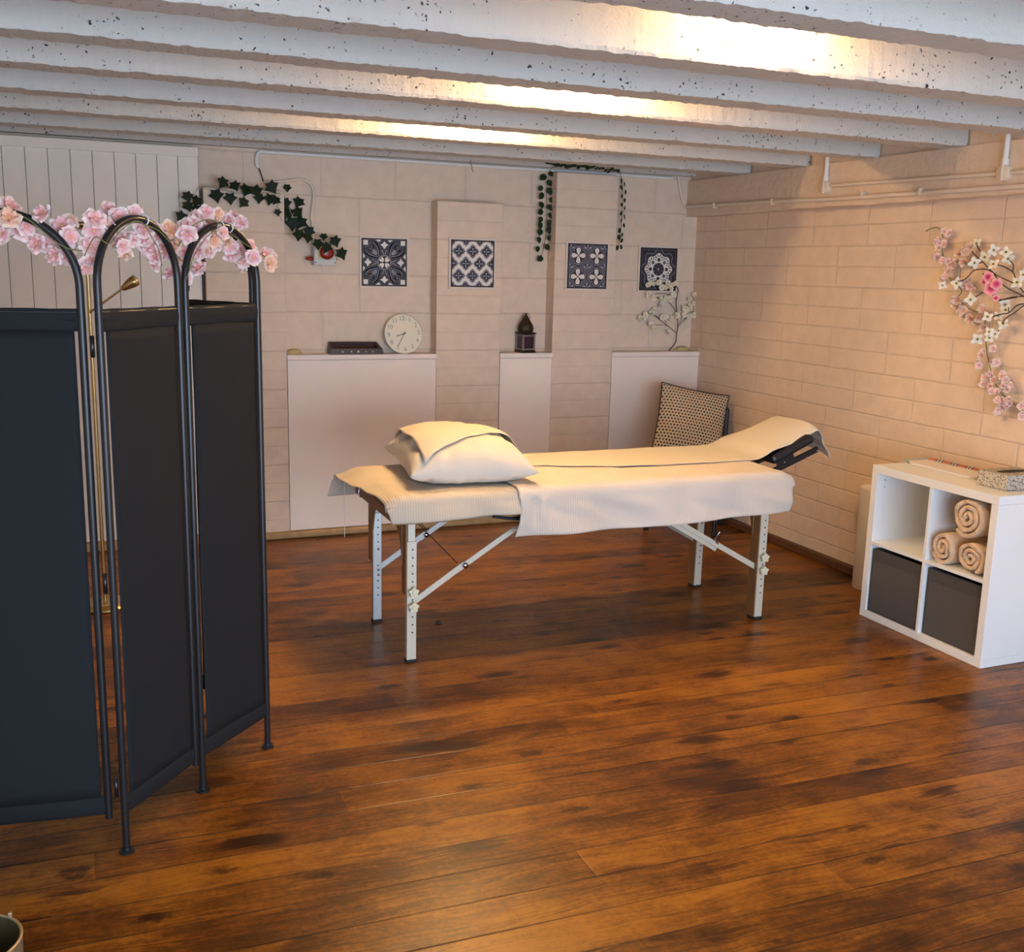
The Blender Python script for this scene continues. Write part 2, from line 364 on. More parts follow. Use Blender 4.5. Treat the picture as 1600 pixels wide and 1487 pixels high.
def smooth(a,b,x):
    t=min(1,max(0,(x-a)/(b-a))); return t*t*(3-2*t)
def catmull(P,n=6):
    P=[Vector(p) for p in P]; out=[]
    for i in range(len(P)-1):
        p0=P[max(i-1,0)];p1=P[i];p2=P[i+1];p3=P[min(i+2,len(P)-1)]
        for k in range(n):
            t=k/n; out.append(.5*((2*p1)+(p2-p0)*t+(2*p0-5*p1+4*p2-p3)*t*t+(3*p1-p0-3*p2+p3)*t**3))
    return out+[P[-1]]

# ------------------------------------------------------------------ the room
XR,XL,YB,YP,YF,BZ = 4.04,-1.5,6.42,6.30,-1.9,2.29
CEIL = BZ+.23
struct('floor',MB().box(XL-.1,XR+.1,YF-.6,YB+.1,-.08,0),'floor')
b=MB()
b.box(XL-.1,XR+.25,YB,YB+.2,0,CEIL,0)
PILS=[(.700,1.155,2.078),(2.095,2.53,2.072),(2.902,3.350,2.285)]
for x0,x1,zt in PILS: b.box(x0,x1,YP,YB+.02,0,zt,1)
struct('wall_back',b,['back','pil'],bevel=.004)
struct('wall_right',MB().box(XR,XR+.2,YF-.2,YB+.1,0,CEIL),'right')
struct('wall_left',MB().box(XL-.2,XL,YF-.2,YB+.1,0,CEIL),'plain')
# wall behind the camera with the open garage doorway the daylight comes through
OX0,OX1,OZ=-1.05,3.3,2.06
b=MB(); b.box(XL,OX0,YF-.2,YF,0,CEIL); b.box(OX1,XR,YF-.2,YF,0,CEIL); b.box(OX0,OX1,YF-.2,YF,OZ,CEIL)
struct('wall_front',b,'plain')
struct('ceiling',MB().box(XL-.1,XR+.2,YF-.2,YB+.2,CEIL,CEIL+.1),'plain')
# concrete ring beam on the right wall
def rough_box(x0,x1,y0,y1,z0,z1,n,amp):
    b=MB(); prof=[(x1,z0),(x0+.006,z0),(x0,z0+.008),(x0,z1)]
    vs=[];k=len(prof)
    for i in range(n+1):
        y=lerp(y0,y1,i/n)
        for j,(x,z) in enumerate(prof):
            a=amp if 0<j<3 else 0
            vs.append((x+a*noise.noise((y*9,j*3.1,1.7)),y,z+a*1.4*noise.noise((y*7,j*5.3,8.1))))
    b.add(vs,[(i*k+j,i*k+j+1,(i+1)*k+j+1,(i+1)*k+j) for i in range(n) for j in range(k-1)],0,False)
    return b
rb=rough_box(3.95,XR+.01,YF,YB+.0,2.052,BZ,240,.006); rb.add([(3.95,YF,BZ),(XR,YF,BZ),(XR,YB,BZ),(3.95,YB,BZ)],[(0,1,2,3)])
struct('trim_1',rb,'ring',fixn=False)
struct('trim_2',MB().box(3.972,XR+.01,YF,YB,BZ-.01,CEIL),'ring')        # infill between the beam ends
# concrete beams
struct('trim_3',MB().box(XL,XR,6.355,YB+.02,2.318,CEIL),'face')
BEAMS=[5.700,5.120,4.545,3.950,3.400,2.860,2.240,1.66,1.08,.50,-.08,-.66,-1.24]
for i,y in enumerate(BEAMS):
    w=.148; b=MB(); n=420; x0,x1=XL,3.96
    prof=[(y,CEIL),(y,BZ+.012),(y+.004,BZ),(y+w-.004,BZ),(y+w,BZ+.012),(y+w,CEIL)]; k=len(prof); vs=[]
    for a in range(n+1):
        x=lerp(x0,x1,a/n)
        for j,(yy,z) in enumerate(prof):
            if 0<j<5:
                yy+=.0015*noise.noise((x*6,j*4.0,y*3))+.002*noise.noise((x*37,j*4.0,y*3)); z+=.0018*noise.noise((x*8,j*2.2+5,y*3))+.0045*noise.noise((x*45,j*2.2+5,y*3))
            vs.append((x,yy,z))
    b.add(vs,[(a*k+j,a*k+j+1,(a+1)*k+j+1,(a+1)*k+j) for a in range(n) for j in range(k-1)])
    b.add(vs[:k],[tuple(range(k))]); b.add(vs[-k:],[tuple(range(k))])
    struct('trim_%d'%(i+4),b,'face')
NT_=len(BEAMS)+4
# boxed-in ledges between the pilasters
for x0,x1 in ((1.157,2.093),(2.532,2.900),(3.352,XR)):
    b=MB(); b.box(x0,x1,YP-.004,YB,.045,1.097); b.box(x0-.002,x1+.002,YP-.012,YB,1.099,1.129)
    struct('trim_%d'%NT_,b,'board',bevel=.0015); NT_+=1
# skirtings
b=MB(); b.box(.70,3.97,YP-.034,YP+.01,0,.043); struct('baseboard_back',b,'rawwood',bevel=.012)
struct('baseboard_right',MB().box(4.0,XR,YF,YP-.03,0,.048),'darkwood',bevel=.006)
# plank door with brown frame post
d=bpy.data.objects.new('door_1',None); COL.objects.link(d); d.location=(0,6.37,0); WM[d]=Matrix.Translation((0,6.37,0)); d['kind']='structure'
b=MB(); px=[28,58,86,114,143,171,198,225,251,277,303]
xs=[-1.45]+[-.21-.113*k for k in range(9,-1,-1)]+[]
edges=sorted([-.21+.1118*k for k in range(-11,9)]+[.683])
edges=[e for e in edges if e<.69]
for a,c in zip(edges[:-1],edges[1:]): b.box(a+.0014,c-.0014,6.352,6.385,.05,2.245)
b.build('plank',M['door'],d,bevel=.003)
b=MB(); b.box(-1.45,.684,6.338,6.385,2.243,2.298); b.build('top_rail',M['door'],d,bevel=.003)
b=MB(); b.box(-1.45,.684,6.384,6.40,.05,2.29); b.build('backing',M['ring'],d)
struct('trim_%d'%NT_,MB().box(.686,.702,6.34,YB,.05,2.06),'gapwood'); NT_+=1
struct('trim_%d'%NT_,MB().box(-1.45,.70,6.30,YB,0,.048),'rawwood',bevel=.006); NT_+=1

# ------------------------------------------------------------------ daylight and lamps
W=bpy.data.worlds.new('sky'); S.world=W; W.use_nodes=True
bg=W.node_tree.nodes['Background']; bg.inputs[0].default_value=(.57,.755,1.0,1); bg.inputs[1].default_value=4.9
pl=bpy.data.lights.new('doorway_portal','AREA'); pl.shape='RECTANGLE'; pl.size=OX1-OX0; pl.size_y=OZ; pl.cycles.is_portal=True
po=bpy.data.objects.new('doorway_portal',pl); COL.objects.link(po); po.location=((OX0+OX1)/2,YF-.02,OZ/2); po.rotation_euler=(PI/2,0,0)
for (yf,xc,wh) in ((2.86,1.965,'the beam bay nearest the camera in view'),(3.95,1.870,'the middle lit beam bay'),(5.12,1.838,'the beam bay nearest the back wall'),(1.66,1.97,'a beam bay above the foreground'),(.50,1.97,'the beam bay over the camera')):
    t=thing('ceiling_light','warm batten light hidden in '+wh,'ceiling light',(xc,yf-.075,CEIL),'warm lights between the beams')
    MB().box(xc-.18,xc+.18,yf-.108,yf-.042,CEIL-.035,CEIL).build('body','body',t,bevel=.004)
    MB().box(xc-.165,xc+.165,yf-.102,yf-.048,CEIL-.085,CEIL-.0355).build('diffuser','glow_far' if yf>5 else 'glow_mid' if yf>3.5 else ('glow' if yf>2.5 else 'glow_dim'),t,bevel=.01)
S.cycles.max_bounces=8; S.cycles.glossy_bounces=2; S.cycles.transmission_bounces=1; S.cycles.transparent_max_bounces=2; S.cycles.caustics_reflective=False; S.cycles.caustics_refractive=False
S.view_settings.use_curve_mapping=False; S.view_settings.view_transform='Standard'; S.view_settings.look='None'; S.view_settings.gamma=1; S.view_settings.exposure=1.25
# ------------------------------------------------------------------ massage table
LX0,LX1,LY0,LY1 = 1.25,3.03,4.085,4.635
t=thing('massage_table','portable massage table with cream metal legs standing in the middle of the floor','massage table',(2.13,4.36,0))
b=MB(); b.box(1.145,3.125,4.015,4.705,.665,.732); b.build('pad','vinyl',t,bevel=.022)
b=MB()
b.box(1.17,3.10,4.03,4.055,.615,.664); b.box(1.17,3.10,4.665,4.69,.615,.664); b.box(1.17,1.195,4.055,4.665,.615,.664); b.box(3.075,3.10,4.055,4.665,.615,.664); b.box(2.10,2.16,4.055,4.665,.62,.664)
b.build('frame_rail','legside',t,bevel=.003)
b=MB(); b.grid(lambda u,v:(lerp(1.60,1.86,u),lerp(4.02,4.10,v),.628-.020*math.sin(PI*u)-.006*math.sin(PI*v)),14,6); b.build('sling','cradle',t,solid=.012)
def leg(x,y,front,right):
    s=1 if right else -1
    yf=y-.032; yb=y+.032
    g=MB(); g.box(x-.016,x+.016,yf+.006,yb-.008,.30,.665); L=g.build('leg','legface',t,bevel=.002)
    L['label']='cream metal leg with brown laminated side and a row of holes'
    # lower sleeve
    g=MB(); g.box(x-.021,x+.021,yf,yf+.028,.012,.535 if not right else .60); 
    g.build('sleeve','legface' if front or right else 'alu',L,bevel=.002)
    # brown laminated board, wide at the top and tapering down the leg
    g=MB(); xo=x-.0265
    poly=[(yf+.003,.012 if right else .30),(yb,.012 if right else .30),(yb+.004,.45),(yb+(.05 if front else .0),.575),(yb+(.06 if front else .0),.66),(yf+.002,.66)]
    if not front: poly=[(yf+.002,.012 if right else .30),(yb,.012 if right else .30),(yb,.66),(yf-.06,.66),(yf-.05,.575),(yf-.004,.45)]
    g.prism(poly,lambda a,z,dd:(xo+dd,a,z),.007); g.build('side_board','legside',L,bevel=.0015)
    g=MB(); g.box(x-.0225,x+.0225,yf-.003,yb-.004 if right else yf+.034,0,.014); g.build('foot','rubber',L,bevel=.002)
    for z in (.50,.465,.43,.395,.36,.28,.205,.17,.135): MB().lathe([(0,0),(.0035,0),(.0035,.0012),(0,.0012)],(x+.003,yf-.0002,z),10,ax=(0,-1,0)).build('peg_hole','hole',L)
    if front:
        for z in (.318,.252):
            g=MB(); pts=[]
            for k in range(20):
                r=.0205+.0045*math.cos(k*2*PI/20*5); pts.append((r*math.cos(k*2*PI/20+.3),r*math.sin(k*2*PI/20+.3)))
            g.prism(pts,lambda a,c,dd:(x+.004+a,yf-.024+dd,z+c),.016); g.lathe([(0,0),(.009,0),(.009,.006),(0,.006)],(x+.004,yf-.0235,z),14,ax=(0,-1,0)); g.tube([(x+.004,yf-.01,z),(x+.004,yf,z)],.006)
            g.build('star_knob','knob',L,bevel=.0015)
    else:
        for z in (.36,.26,.235): MB().lathe([(0,0),(.006,0),(.006,.004),(0,.004)],(x+.004,yf,z),10,ax=(0,-1,0)).build('bolt','chrome',L)
leg(LX0,LY0,True,False); leg(LX0,LY1,False,False); leg(LX1,LY0,True,True); leg(LX1,LY1,False,True)
# arched end boards between the legs of each end
for x in (LX0-.03,LX1-.03):
    top=[(LY0+.02,.663),(LY1-.02,.663)]
    arch=[(lerp(LY1-.03,LY0+.03,k/14),.50+.115*math.sin(PI*k/14)**.6) for k in range(15)]
    g=MB(); g.prism(top+[(LY1-.02,.42)]+arch+[(LY0+.02,.42)],lambda a,z,dd:(x+dd,a,z),.010); g.build('end_board','legside',t,bevel=.002)
for y,mt in ((LY0-.005,'legface'),(LY1-.005,'alu')):
    s=1 if y<4.3 else -1
    for side in (0,1):
        A=Vector((LX0 if side==0 else LX1,y,.255)); sg=1 if side==0 else -1
        k1=A+Vector((sg*.245,0,.155)); k2=A+Vector((sg*.60,0,.375))
        ofs=Vector((0,.012,-.010)) if side==0 else Vector((0,.012,-.022))
        if side==1: k1=A+Vector((-.27,0,.150)); k2=A+Vector((-.66,0,.375))
        g=MB(); g.bar(A+Vector((sg*.015,0,.006)),k1,.008,.026); g.build('brace','legface' if s==1 else 'alu',t,bevel=.001)
        g=MB(); g.bar(k1-(k2-k1).normalized()*.03+ofs,k2+ofs,.008,.024); g.build('brace',mt,t,bevel=.001)
        if side==1: 
            g=MB(); g.bar(k1,k2,.008,.022); g.build('brace',mt,t,bevel=.001)
            g=MB(); g.tube([k1+Vector((.02,-.012,-.006)),k1+Vector((.0,-.014,.02)),k1+Vector((.022,-.016,.055))],.004,6); g.build('catch','chrome',t)
        else:
            g=MB(); g.lathe([(0,0),(.012,0),(.012,.01),(0,.01)],k1+Vector((0,-.008,-.004)),14,ax=(0,-1,0)); g.build('pivot_bolt','chrome',t)
for a,c in (((1.262,4.10,.63),(1.475,4.12,.405)),((1.275,4.12,.63),(1.50,4.60,.43))):
    MB().tube([a,c],.0022,6).build('cable','cable',t)
g=MB(); g.tube([(1.10,4.62,.715),(1.098,4.62,.6),(1.10,4.62,.5),(1.098,4.62,.425)],.0016,6); g.build('pull_cord','pipew',t)
g=MB(); g.tube(catmull([(3.06,4.60,.60),(3.09,4.61,.47),(3.075,4.60,.40),(3.04,4.59,.385)],6),.0035,6); g.build('cord','knob',t)
g=MB(); g.tube([(1.14,4.50,.70),(1.135,4.50,.655),(1.145,4.49,.64)],.004,6); g.build('hook','chrome',t)
# head rest, tilted up beyond the right end
ht=Vector((.365,0,.165)).normalized(); hn=Vector((-ht.z,0,ht.x)); h0=Vector((3.15,4.38,.705))
g=MB(); g.obox(h0+ht*.195+hn*.020,(ht,(0,1,0),hn),(.135,.140,.024)); g.build('head_rest','cradle',t,bevel=.02)
for y in (4.285,4.475):
    g=MB(); g.bar(Vector((3.12,y,.648)),Vector((3.50,y,.648+.145)),.016,.030); g.obox(Vector((3.30,y,.745)),((1,0,.42),(0,1,0),(-.42,0,1)),(.055,.005,.03)); g.build('support_arm','cradle',t,bevel=.004)
    MB().lathe([(0,0),(.006,0),(.006,.004),(0,.004)],(3.49,y-.009,.785),10,ax=(0,-1,0)).build('bolt','chrome',t); MB().lathe([(0,0),(.005,0),(.005,.004),(0,.004)],(3.29,y-.007,.735),10,ax=(0,-1,0)).build('bolt','chrome',t)

# draped sheets: a path across the table from the near hem over the top to the far hem
def sheet_fn(ztop,yn,yf,hemn,hemf,r=.04):
    Ln=ztop-r-hemn; La=PI/2*r; Lt=yf-yn-2*r; Lf=ztop-r-hemf; T=Ln+La+Lt+La+Lf
    def path(v):
        s=v*T
        if s<Ln: return yn,hemn+s,0,1-s/Ln
        s-=Ln
        if s<La: a=s/r; return yn+r-r*math.cos(a),ztop-r+r*math.sin(a),1,0
        s-=La
        if s<Lt: return yn+r+s,ztop,2,0
        s-=Lt
        if s<La: a=s/r; return yf-r+r*math.sin(a),ztop-r+r*math.cos(a),1,0
        s-=La
        return yf,ztop-r-s,3,s/max(Lf,1e-3)
    return path
p1=sheet_fn(.742,3.988,4.722,.632,.60)
def f1(u,v):
    y,z,k,dr=p1(v)
    x0=lerp(1.118,1.070,smooth(3.98,4.70,y)) if k!=3 else 1.065-.02*dr
    if k==0: x0=1.120+.025*dr
    x=lerp(x0,1.80,u)
    cur=smooth(1.19,1.075,x) if k in (1,2) else smooth(1.15,1.07,x)*(1-dr)*.6
    z-=cur*(.030+.02*noise.noise((y*6,1.3,0)))
    wv=noise.noise((x*5.5,y*4,2.2)); z+=.004*wv*(k==2)+.003*noise.noise((x*14,y*11,6))*(k==2)
    if k==0:
        y-=.010*dr+.011*dr*math.sin(x*19+.7+2*noise.noise((x*3,0,0)))+.010*noise.noise((x*7-z*9,z*5,1))*smooth(0,.4,dr); z+=.006*noise.noise((x*6,0,4))
        z+=.012*dr*(x-1.12)/.68
    if k==3: y+=.015*dr+.006*math.sin(x*17)
    return (x,y,z)
tag(MB().grid(f1,70,110).build('bed_sheet','sheet',None,solid=.003),'beige ribbed cotton sheet over the pillow end of the massage table','sheet')
p2=sheet_fn(.752,3.974,4.732,.543,.60,.045)
def f2(u,v):
    y,z,k,dr=p2(v)
    x0=1.70+.0*dr; 
    if k==0: x0=1.705-.022*dr+.01*math.sin(dr*3)
    x1=3.118-.012*dr if k==0 else 3.130
    x=lerp(x0,x1,u)
    cur=smooth(3.04,3.135,x); 
    if k in (1,2): z-=cur*cur*.028
    elif k==0: z-=cur*cur*.028*(1-dr)
    z+=(.004*noise.noise((x*5,y*5,3.1))+.002*noise.noise((x*15,y*12,5)))*(k==2)
    if k==0:
        y-=.016*dr+.011*dr*math.sin(x*13+1.1+2.5*noise.noise((x*2.1,3,0)))+.026*noise.noise((x*5+z*9,z*6,7))*smooth(0,.5,dr)
        z+=.010*noise.noise((x*3.2,1,4))*dr+.018*dr*smooth(2.4,3.12,x)
        # gathered crease under the pillow corner
        q=math.exp(-((x-1.78)/.05)**2)*smooth(1,.4,dr); y-=.012*q*math.sin(x*70)
    if k==3: y+=.012*dr
    return (x,y,z)
tag(MB().grid(f2,140,110).build('bed_sheet','sheet2',None,solid=.003),'pale ribbed cotton sheet hanging lowest over the head rest half of the massage table','sheet')
# pillow
from mathutils.bvhtree import BVHTree
def pillow():
    b=MB(); n=72
    def surf(sg):
        def fn(u,v):
            a=2*u-1; c=2*v-1
            ex=(1-abs(a)**2.8); ey=(1-abs(c)**2.8)
            th=(max(ex,0)**.52)*(max(ey,0)**.48)
            px=a*.282*(1-.085*(1-c*c)*abs(a)**3); py=c*.330*(1-.07*(1-a*a)*abs(c)**3)
            z=sg*(.135 if sg>0 else .075)*th*(1+.10*math.exp(-((a+.35)/.5)**2-((c-.25)/.5)**2)*(sg>0))
            ed=abs(a)**3+abs(c)**3
            wr=.009*noise.noise((px*11,py*11,sg*2))+.012*noise.noise((px*24,py*7,sg*3+1))*abs(c)**2+.012*noise.noise((px*7,py*26,sg*3+4))*abs(a)**2
            z+=wr*(th**.4)
            # slack folds at the open left end of the case
            z+=.016*math.sin(c*9+a*5)*smooth(-.45,-.85,a)*th
            return (px,py,z)
        return fn
    b.grid(surf(1),n,n); b.grid(surf(-1),n,n)
    T=Matrix.Translation((1.565,4.382,.812))@Matrix.Rotation(math.radians(-6),4,'Z')@Matrix.Rotation(math.radians(1.5),4,'X')
    b.v=[T@q for q in b.v]
    for q in b.v: q.z=max(q.z,.7575+.0*q.x)
    for q in b.v:                                # the far left corner lifts a little off the sheet
        if q.z<.80: q.z+=.03*smooth(1.42,1.27,q.x)*smooth(4.45,4.66,q.y)
    o=b.build('pillow','pillow',None)
    import bmesh
    bm=bmesh.new(); bm.from_mesh(o.data); bmesh.ops.remove_doubles(bm,verts=bm.verts,dist=.0006); bmesh.ops.recalc_face_normals(bm,faces=bm.faces); bm.to_mesh(o.data); bm.free()
    return o,BVHTree.FromPolygons(b.v,[tuple(f) for f in b.f])
PIL,PBV=pillow()
tag(PIL,'plump cream white pillow at the left end of the massage table','pillow')
def pillow_z(x,y):
    best=0
    for dx in (-.025,0,.025):
        for dy in (-.02,0,.02):
            h=PBV.ray_cast(Vector((x+dx,y+dy,2)),Vector((0,0,-1)))
            if h[0] is not None: best=max(best,h[0].z)
    return best

# white towel strip running up on to the head rest
EDGE=[(1.30,4.085),(1.45,4.165),(1.60,4.24),(1.75,4.33),(1.88,4.405),(2.0,4.41),(2.15,4.345),(2.35,4.285),(2.6,4.262),(4,4.258)]
def near_edge(x):
    for (a,ya),(c,yc) in zip(EDGE[:-1],EDGE[1:]):
        if x<=c: return lerp(ya,yc,smooth(0,1,max(0,(x-a)/(c-a)))*.4+max(0,(x-a)/(c-a))*.6)
    return EDGE[-1][1]
ZC={}
def f3(u,v):
    x=lerp(1.315,3.615,u); xe=x
    if u<.12: x+=(.05*v)*(1-u/.12)
    y=lerp(near_edge(xe),4.712,v)+.008*noise.noise((x*3.5,v*1.5,9))
    z=.760+.003*noise.noise((x*6,y*6,1))
    if x<2.25:
        pz=pillow_z(x,y)
        r_=0
        for q in range(1,7):                    # the cloth bridges the hollow beside the pillow
            r_=max(r_,pillow_z(x-.03*q,y)-.030*q-.004*q*q)
        z=max(z,pz+.005,r_+.003)
    if x>3.10:
        d=x-3.10
        s=min(d,.385); k=smooth(0,.12,d)
        z+=s*.43*(.35+.65*k)
        x=3.10+s*.98
        if d>.385: dd=d-.385; x+=.045*math.sin(min(1,dd/.06)*PI/2)+.05*smooth(.06,.12,dd); z+=-1.25*max(0,dd-.012)-.003
        yc=4.42; y=yc+(y-yc)*lerp(1,.92,smooth(0,.35,d))
        z+=-.034*abs(2*v-1)**4*smooth(.05,.3,d)
        y+=.008*math.sin(v*14)*smooth(.385,.5,d)
    return (x,y,z)
tag(MB().grid(f3,190,44).build('towel','paper',None,solid=.003),'long white towel strip laid from the pillow over the head rest of the massage table','towel')
# ------------------------------------------------------------------ folding screen
PA,PB_,PC=Vector((.047,2.910,0)),Vector((.281,3.191,0)),Vector((.549,3.461,0))
P0=Vector((.022,2.935,0)); P0L=P0+Vector((-.375,.052,0)); P3=Vector((.345,3.795,0))
t=thing('folding_screen','black metal folding screen with arched tops and charcoal canvas panels','folding screen',(.25,3.15,0))
TR=.0105
def panel(a,b,foota,footb,gap=.026,hem=True):
    a=Vector(a);b=Vector(b);d=(b-a).normalized();w=(b-a).length
    a=a+d*TR; b=b-d*TR; w=(b-a).length; r=w/2; zs=1.772-r; c=(a+b)/2
    up=Vector((0,0,1))
    pts=[a+up*(.004 if foota else .105),a+up*.8,a+up*zs*.9,a+up*zs]
    pts+=[c+d*(-math.cos(PI*k/24)*r)+up*(zs+math.sin(PI*k/24)*r) for k in range(1,24)]
    pts+=[b+up*zs,b+up*zs*.9,b+up*.8,b+up*(.004 if footb else .105)]
    fr=MB().tube(pts,TR,12).build('panel_frame','black',t)
    for p,q in ((a,foota),(b,footb)):
        if q: MB().lathe([(0,0),(.021,0),(.021,.008),(.0128,.0082),(.0122,.016),(0,.016)],p,20,smooth=False).build('foot','black',fr)
    n=d.cross(up)
    if n.dot(EYE-c)<0: n=-n
    MB().tube([a+up*1.527,b+up*1.527],.005,8).build('rod','black',fr); MB().tube([a+up*.128,b+up*.128],.005,8).build('rod','black',fr)
    # canvas with hems sewn round the rods, the body a little narrower than the hems
    def can(u,v):
        z=lerp(.168,1.482,v); p=a+d*lerp(gap,w-gap*.7,u)+up*z
        return p+n*(.004*math.sin(PI*u)*math.sin(PI*v)+.003*noise.noise((u*2,z*3,a.x*9)))
    cv=MB().grid(can,16,40).build('canvas_panel','fabric',t,solid=.0018)
    for z0,z1 in ((1.478,1.536),(.115,.170)):
        k=16; g=MB()
        def hm(u,v): 
            ang=2*PI*v; zz=(z0+z1)/2+(z1-z0)/2*math.sin(ang); p=a+d*lerp(.006,w-.006,u)
            return p+up*(zz+.0015*noise.noise((u*6,v,z0)))+n*(.0065*math.cos(ang))
        g.grid(hm,20,k); g.build('canvas_hem','fabric',cv)
panel(P0L,P0,True,False); panel(PA,PB_,True,False); panel(PB_+Vector((.008,.010,0)),PC,True,True); panel(P3,PC+Vector((-.012,.022,0)),True,False)
for q in ((PA+P0)/2,PB_+Vector((.002,.010,0)),PC+Vector((-.012,.010,0))):
    for z in (1.44,.80,.20):
        MB().lathe([(0,-.028),(.0055,-.028),(.0055,.028),(0,.028)],q+Vector((0,0,z)),10).build('hinge','hinge',t)

# ------------------------------------------------------------------ blossoms
def blossom_mesh(name,rad,mats,npet=5,wide=.62,cup=.35,layers=1,notch=.10,eye=None,rs=0):
    """one flower as a mesh facing +Y-ish (its own +Z)"""
    rnd=random.Random(rs); b=MB()
    for L in range(layers):
        sc=1-.36*L; lift=.10*L*rad
        for k in range(npet):
            a=2*PI*(k+.5*L)/npet+rnd.uniform(-.12,.12); cu=cup*(1+.6*L)*rnd.uniform(.6,1.3); tw=rnd.uniform(-.3,.3)
            def fn(u,v):
                s=u; w=wide*rad*sc*math.sin(PI*min(1,.12+.80*s)**.9)*(1 if s<.8 else 1-.25*((s-.8)/.2)**2)
                q=2*v-1; rr=rad*sc*s*(1-notch*(1-abs(q))*smooth(.7,1,s))
                z=cu*rad*s*s*.9-.18*rad*q*q*s+tw*q*.10*rad+lift+.05*rad*math.sin(5*q+a*3)*s
                x=rr; y=q*w
                return (x*math.cos(a)-y*math.sin(a),x*math.sin(a)+y*math.cos(a),z)
            b.grid(fn,5,4,0)
    b.lathe([(0,rad*.16),(rad*.10,rad*.14),(rad*.13,rad*.02),(rad*.05,-rad*.22)],(0,0,0),8,1)
    o=b.build(name,mats,None,origin=(0,0,0),fixn=False); me=o.data; bpy.data.objects.remove(o)
    return me
BL=[blossom_mesh('blossom_pink',.030,['pink','yellow'],5,.60,.24,2,.16,rs=i) for i in range(3)]+[blossom_mesh('blossom_peach',.029,['peach','yellow'],5,.60,.3,2,.16,rs=9)]
SM=[blossom_mesh('blossom_rose',.019,['rose','yellow'],5,.62,.5,2,.12,rs=i+20) for i in range(2)]+[blossom_mesh('blossom_small_peach',.021,['peachr','yellow'],6,.62,.8,2,.05,rs=31)]
DG=blossom_mesh('blossom_dogwood',.034,['cream','eye'],4,.36,.22,1,.16,rs=41)
OR=blossom_mesh('blossom_orchid',.034,['orchid','orchid'],5,.60,.15,1,.05,rs=51)
TN=[blossom_mesh('blossom_tiny',.012,['tiny','yellow'],5,.6,.6,1,.05,rs=i+60) for i in range(2)]
def put(me,name,parent,pos,nrm,scale=1,rnd=random):
    o=bpy.data.objects.new(name,me); COL.objects.link(o); o.parent=parent
    n=Vector(nrm).normalized(); q=n.to_track_quat('Z','Y').to_matrix().to_4x4()
    Wd=Matrix.Translation(pos)@q@Matrix.Rotation(rnd.uniform(0,2*PI),4,'Z')@Matrix.Scale(scale,4)
    o.matrix_local=wm(parent).inverted()@Wd; WM[o]=Wd
    return o
# garland on the screen
def up_plane(a,b,off):
    d=(b-a).normalized(); n=d.cross(Vector((0,0,1)))
    if n.dot(EYE-a)<0: n=-n
    return a+n*off,n
t=thing('blossom_garland','long garland of pink silk blossoms wound over the arches of the folding screen','garland',(.25,3.15,1.6))
rr=random.Random(5)
c3=lambda x,y:(x/7.4375,300+y/7.4375); c1=lambda x,y:(100+x/4.706,300+y/4.706)
G0=[c3(*q) for q in ((115,300),(110,165),(245,440),(320,395),(15,490),(490,250),(500,600),(600,530),(650,725),(780,745),(820,520),(710,385),(430,600),(-60,430))]
G1=[c1(*q) for q in ((260,200),(205,285),(300,285),(180,400),(180,495),(390,190),(480,150),(250,250),(215,370),(430,360),(480,345),(550,350),(405,400),(555,275),(640,290),(675,310),(750,275),(640,400),(645,465),(690,530),(745,595),(725,430),(610,340),(180,540),(770,310))]
G2=[c1(*q) for q in ((830,380),(850,440),(805,410),(920,310),(880,260),(935,245),(1000,205),(1060,150),(1115,165),(1085,200),(1190,205),(1260,180),(1265,225),(1000,350),(1060,350),(1150,380),(1140,320),(1205,295),(960,440),(1020,430),(1075,430),(1225,400),(1265,390),(1235,455),(1310,485),(1290,420),(1375,480),(1400,400),(1455,455),(1490,525),(1505,470),(980,560),(910,630),(905,480),(1320,500),(1150,180),(1000,290))]
FRONT=[c3(115,300),c3(490,250),c1(920,310),c1(1205,295),c1(1375,480),c1(1490,525),c1(260,200)]
for G,(a,c) in ((G0,(P0L,P0)),(G1,(PA,PB_)),(G2,(PB_,PC))):
    for (x,y) in G:
        p0,n=up_plane(a,c,.038 if (x,y) in FRONT else -.042); pos=on_plane(x,y,p0,n)
        nn=Vector((rr.uniform(-.8,.8),-1+rr.uniform(-.2,.4),rr.uniform(-.5,.8)))
        put(BL[rr.choice((0,1,2,0,1,2,3))],'blossom',t,pos+n*rr.uniform(-.02,.02),nn,rr.uniform(.85,1.15),rr)
        if rr.random()<.38 and len(t.children)<95:
            put(BL[rr.choice((0,1,2,3))],'blossom',t,pos+Vector((rr.uniform(-.025,.025),.03,rr.uniform(-.025,.025))),Vector((rr.uniform(-1,1),-.6,rr.uniform(-.6,1))),rr.uniform(.75,1),rr)
def vpath(pts,a,c,off=.018):
    p0,n=up_plane(a,c,off); return [on_plane(x,y,p0,n) for x,y in pts]
v0=vpath([c3(*q) for q in ((-80,420),(60,250),(260,280),(470,430),(620,560),(800,660),(960,680))],P0L,P0)
v1=vpath([c1(*q) for q in ((150,470),(230,330),(330,380),(420,280),(520,215),(590,240),(650,340),(700,430),(720,540))],PA,PB_)
v1b=vpath([c1(*q) for q in ((590,240),(690,280),(780,370))],PA,PB_)
v2=vpath([c1(*q) for q in ((840,400),(930,260),(1060,200),(1150,240),(1230,310),(1330,380),(1420,440),(1500,490))],PB_,PC)
v2b=vpath([c1(*q) for q in ((900,640),(930,550),(960,460),(1050,330),(1150,250))],PB_,PC)
for q in (v0,v1,v1b,v2,v2b): MB().tube(catmull(q,6),.0015,6).build('vine','green',t)
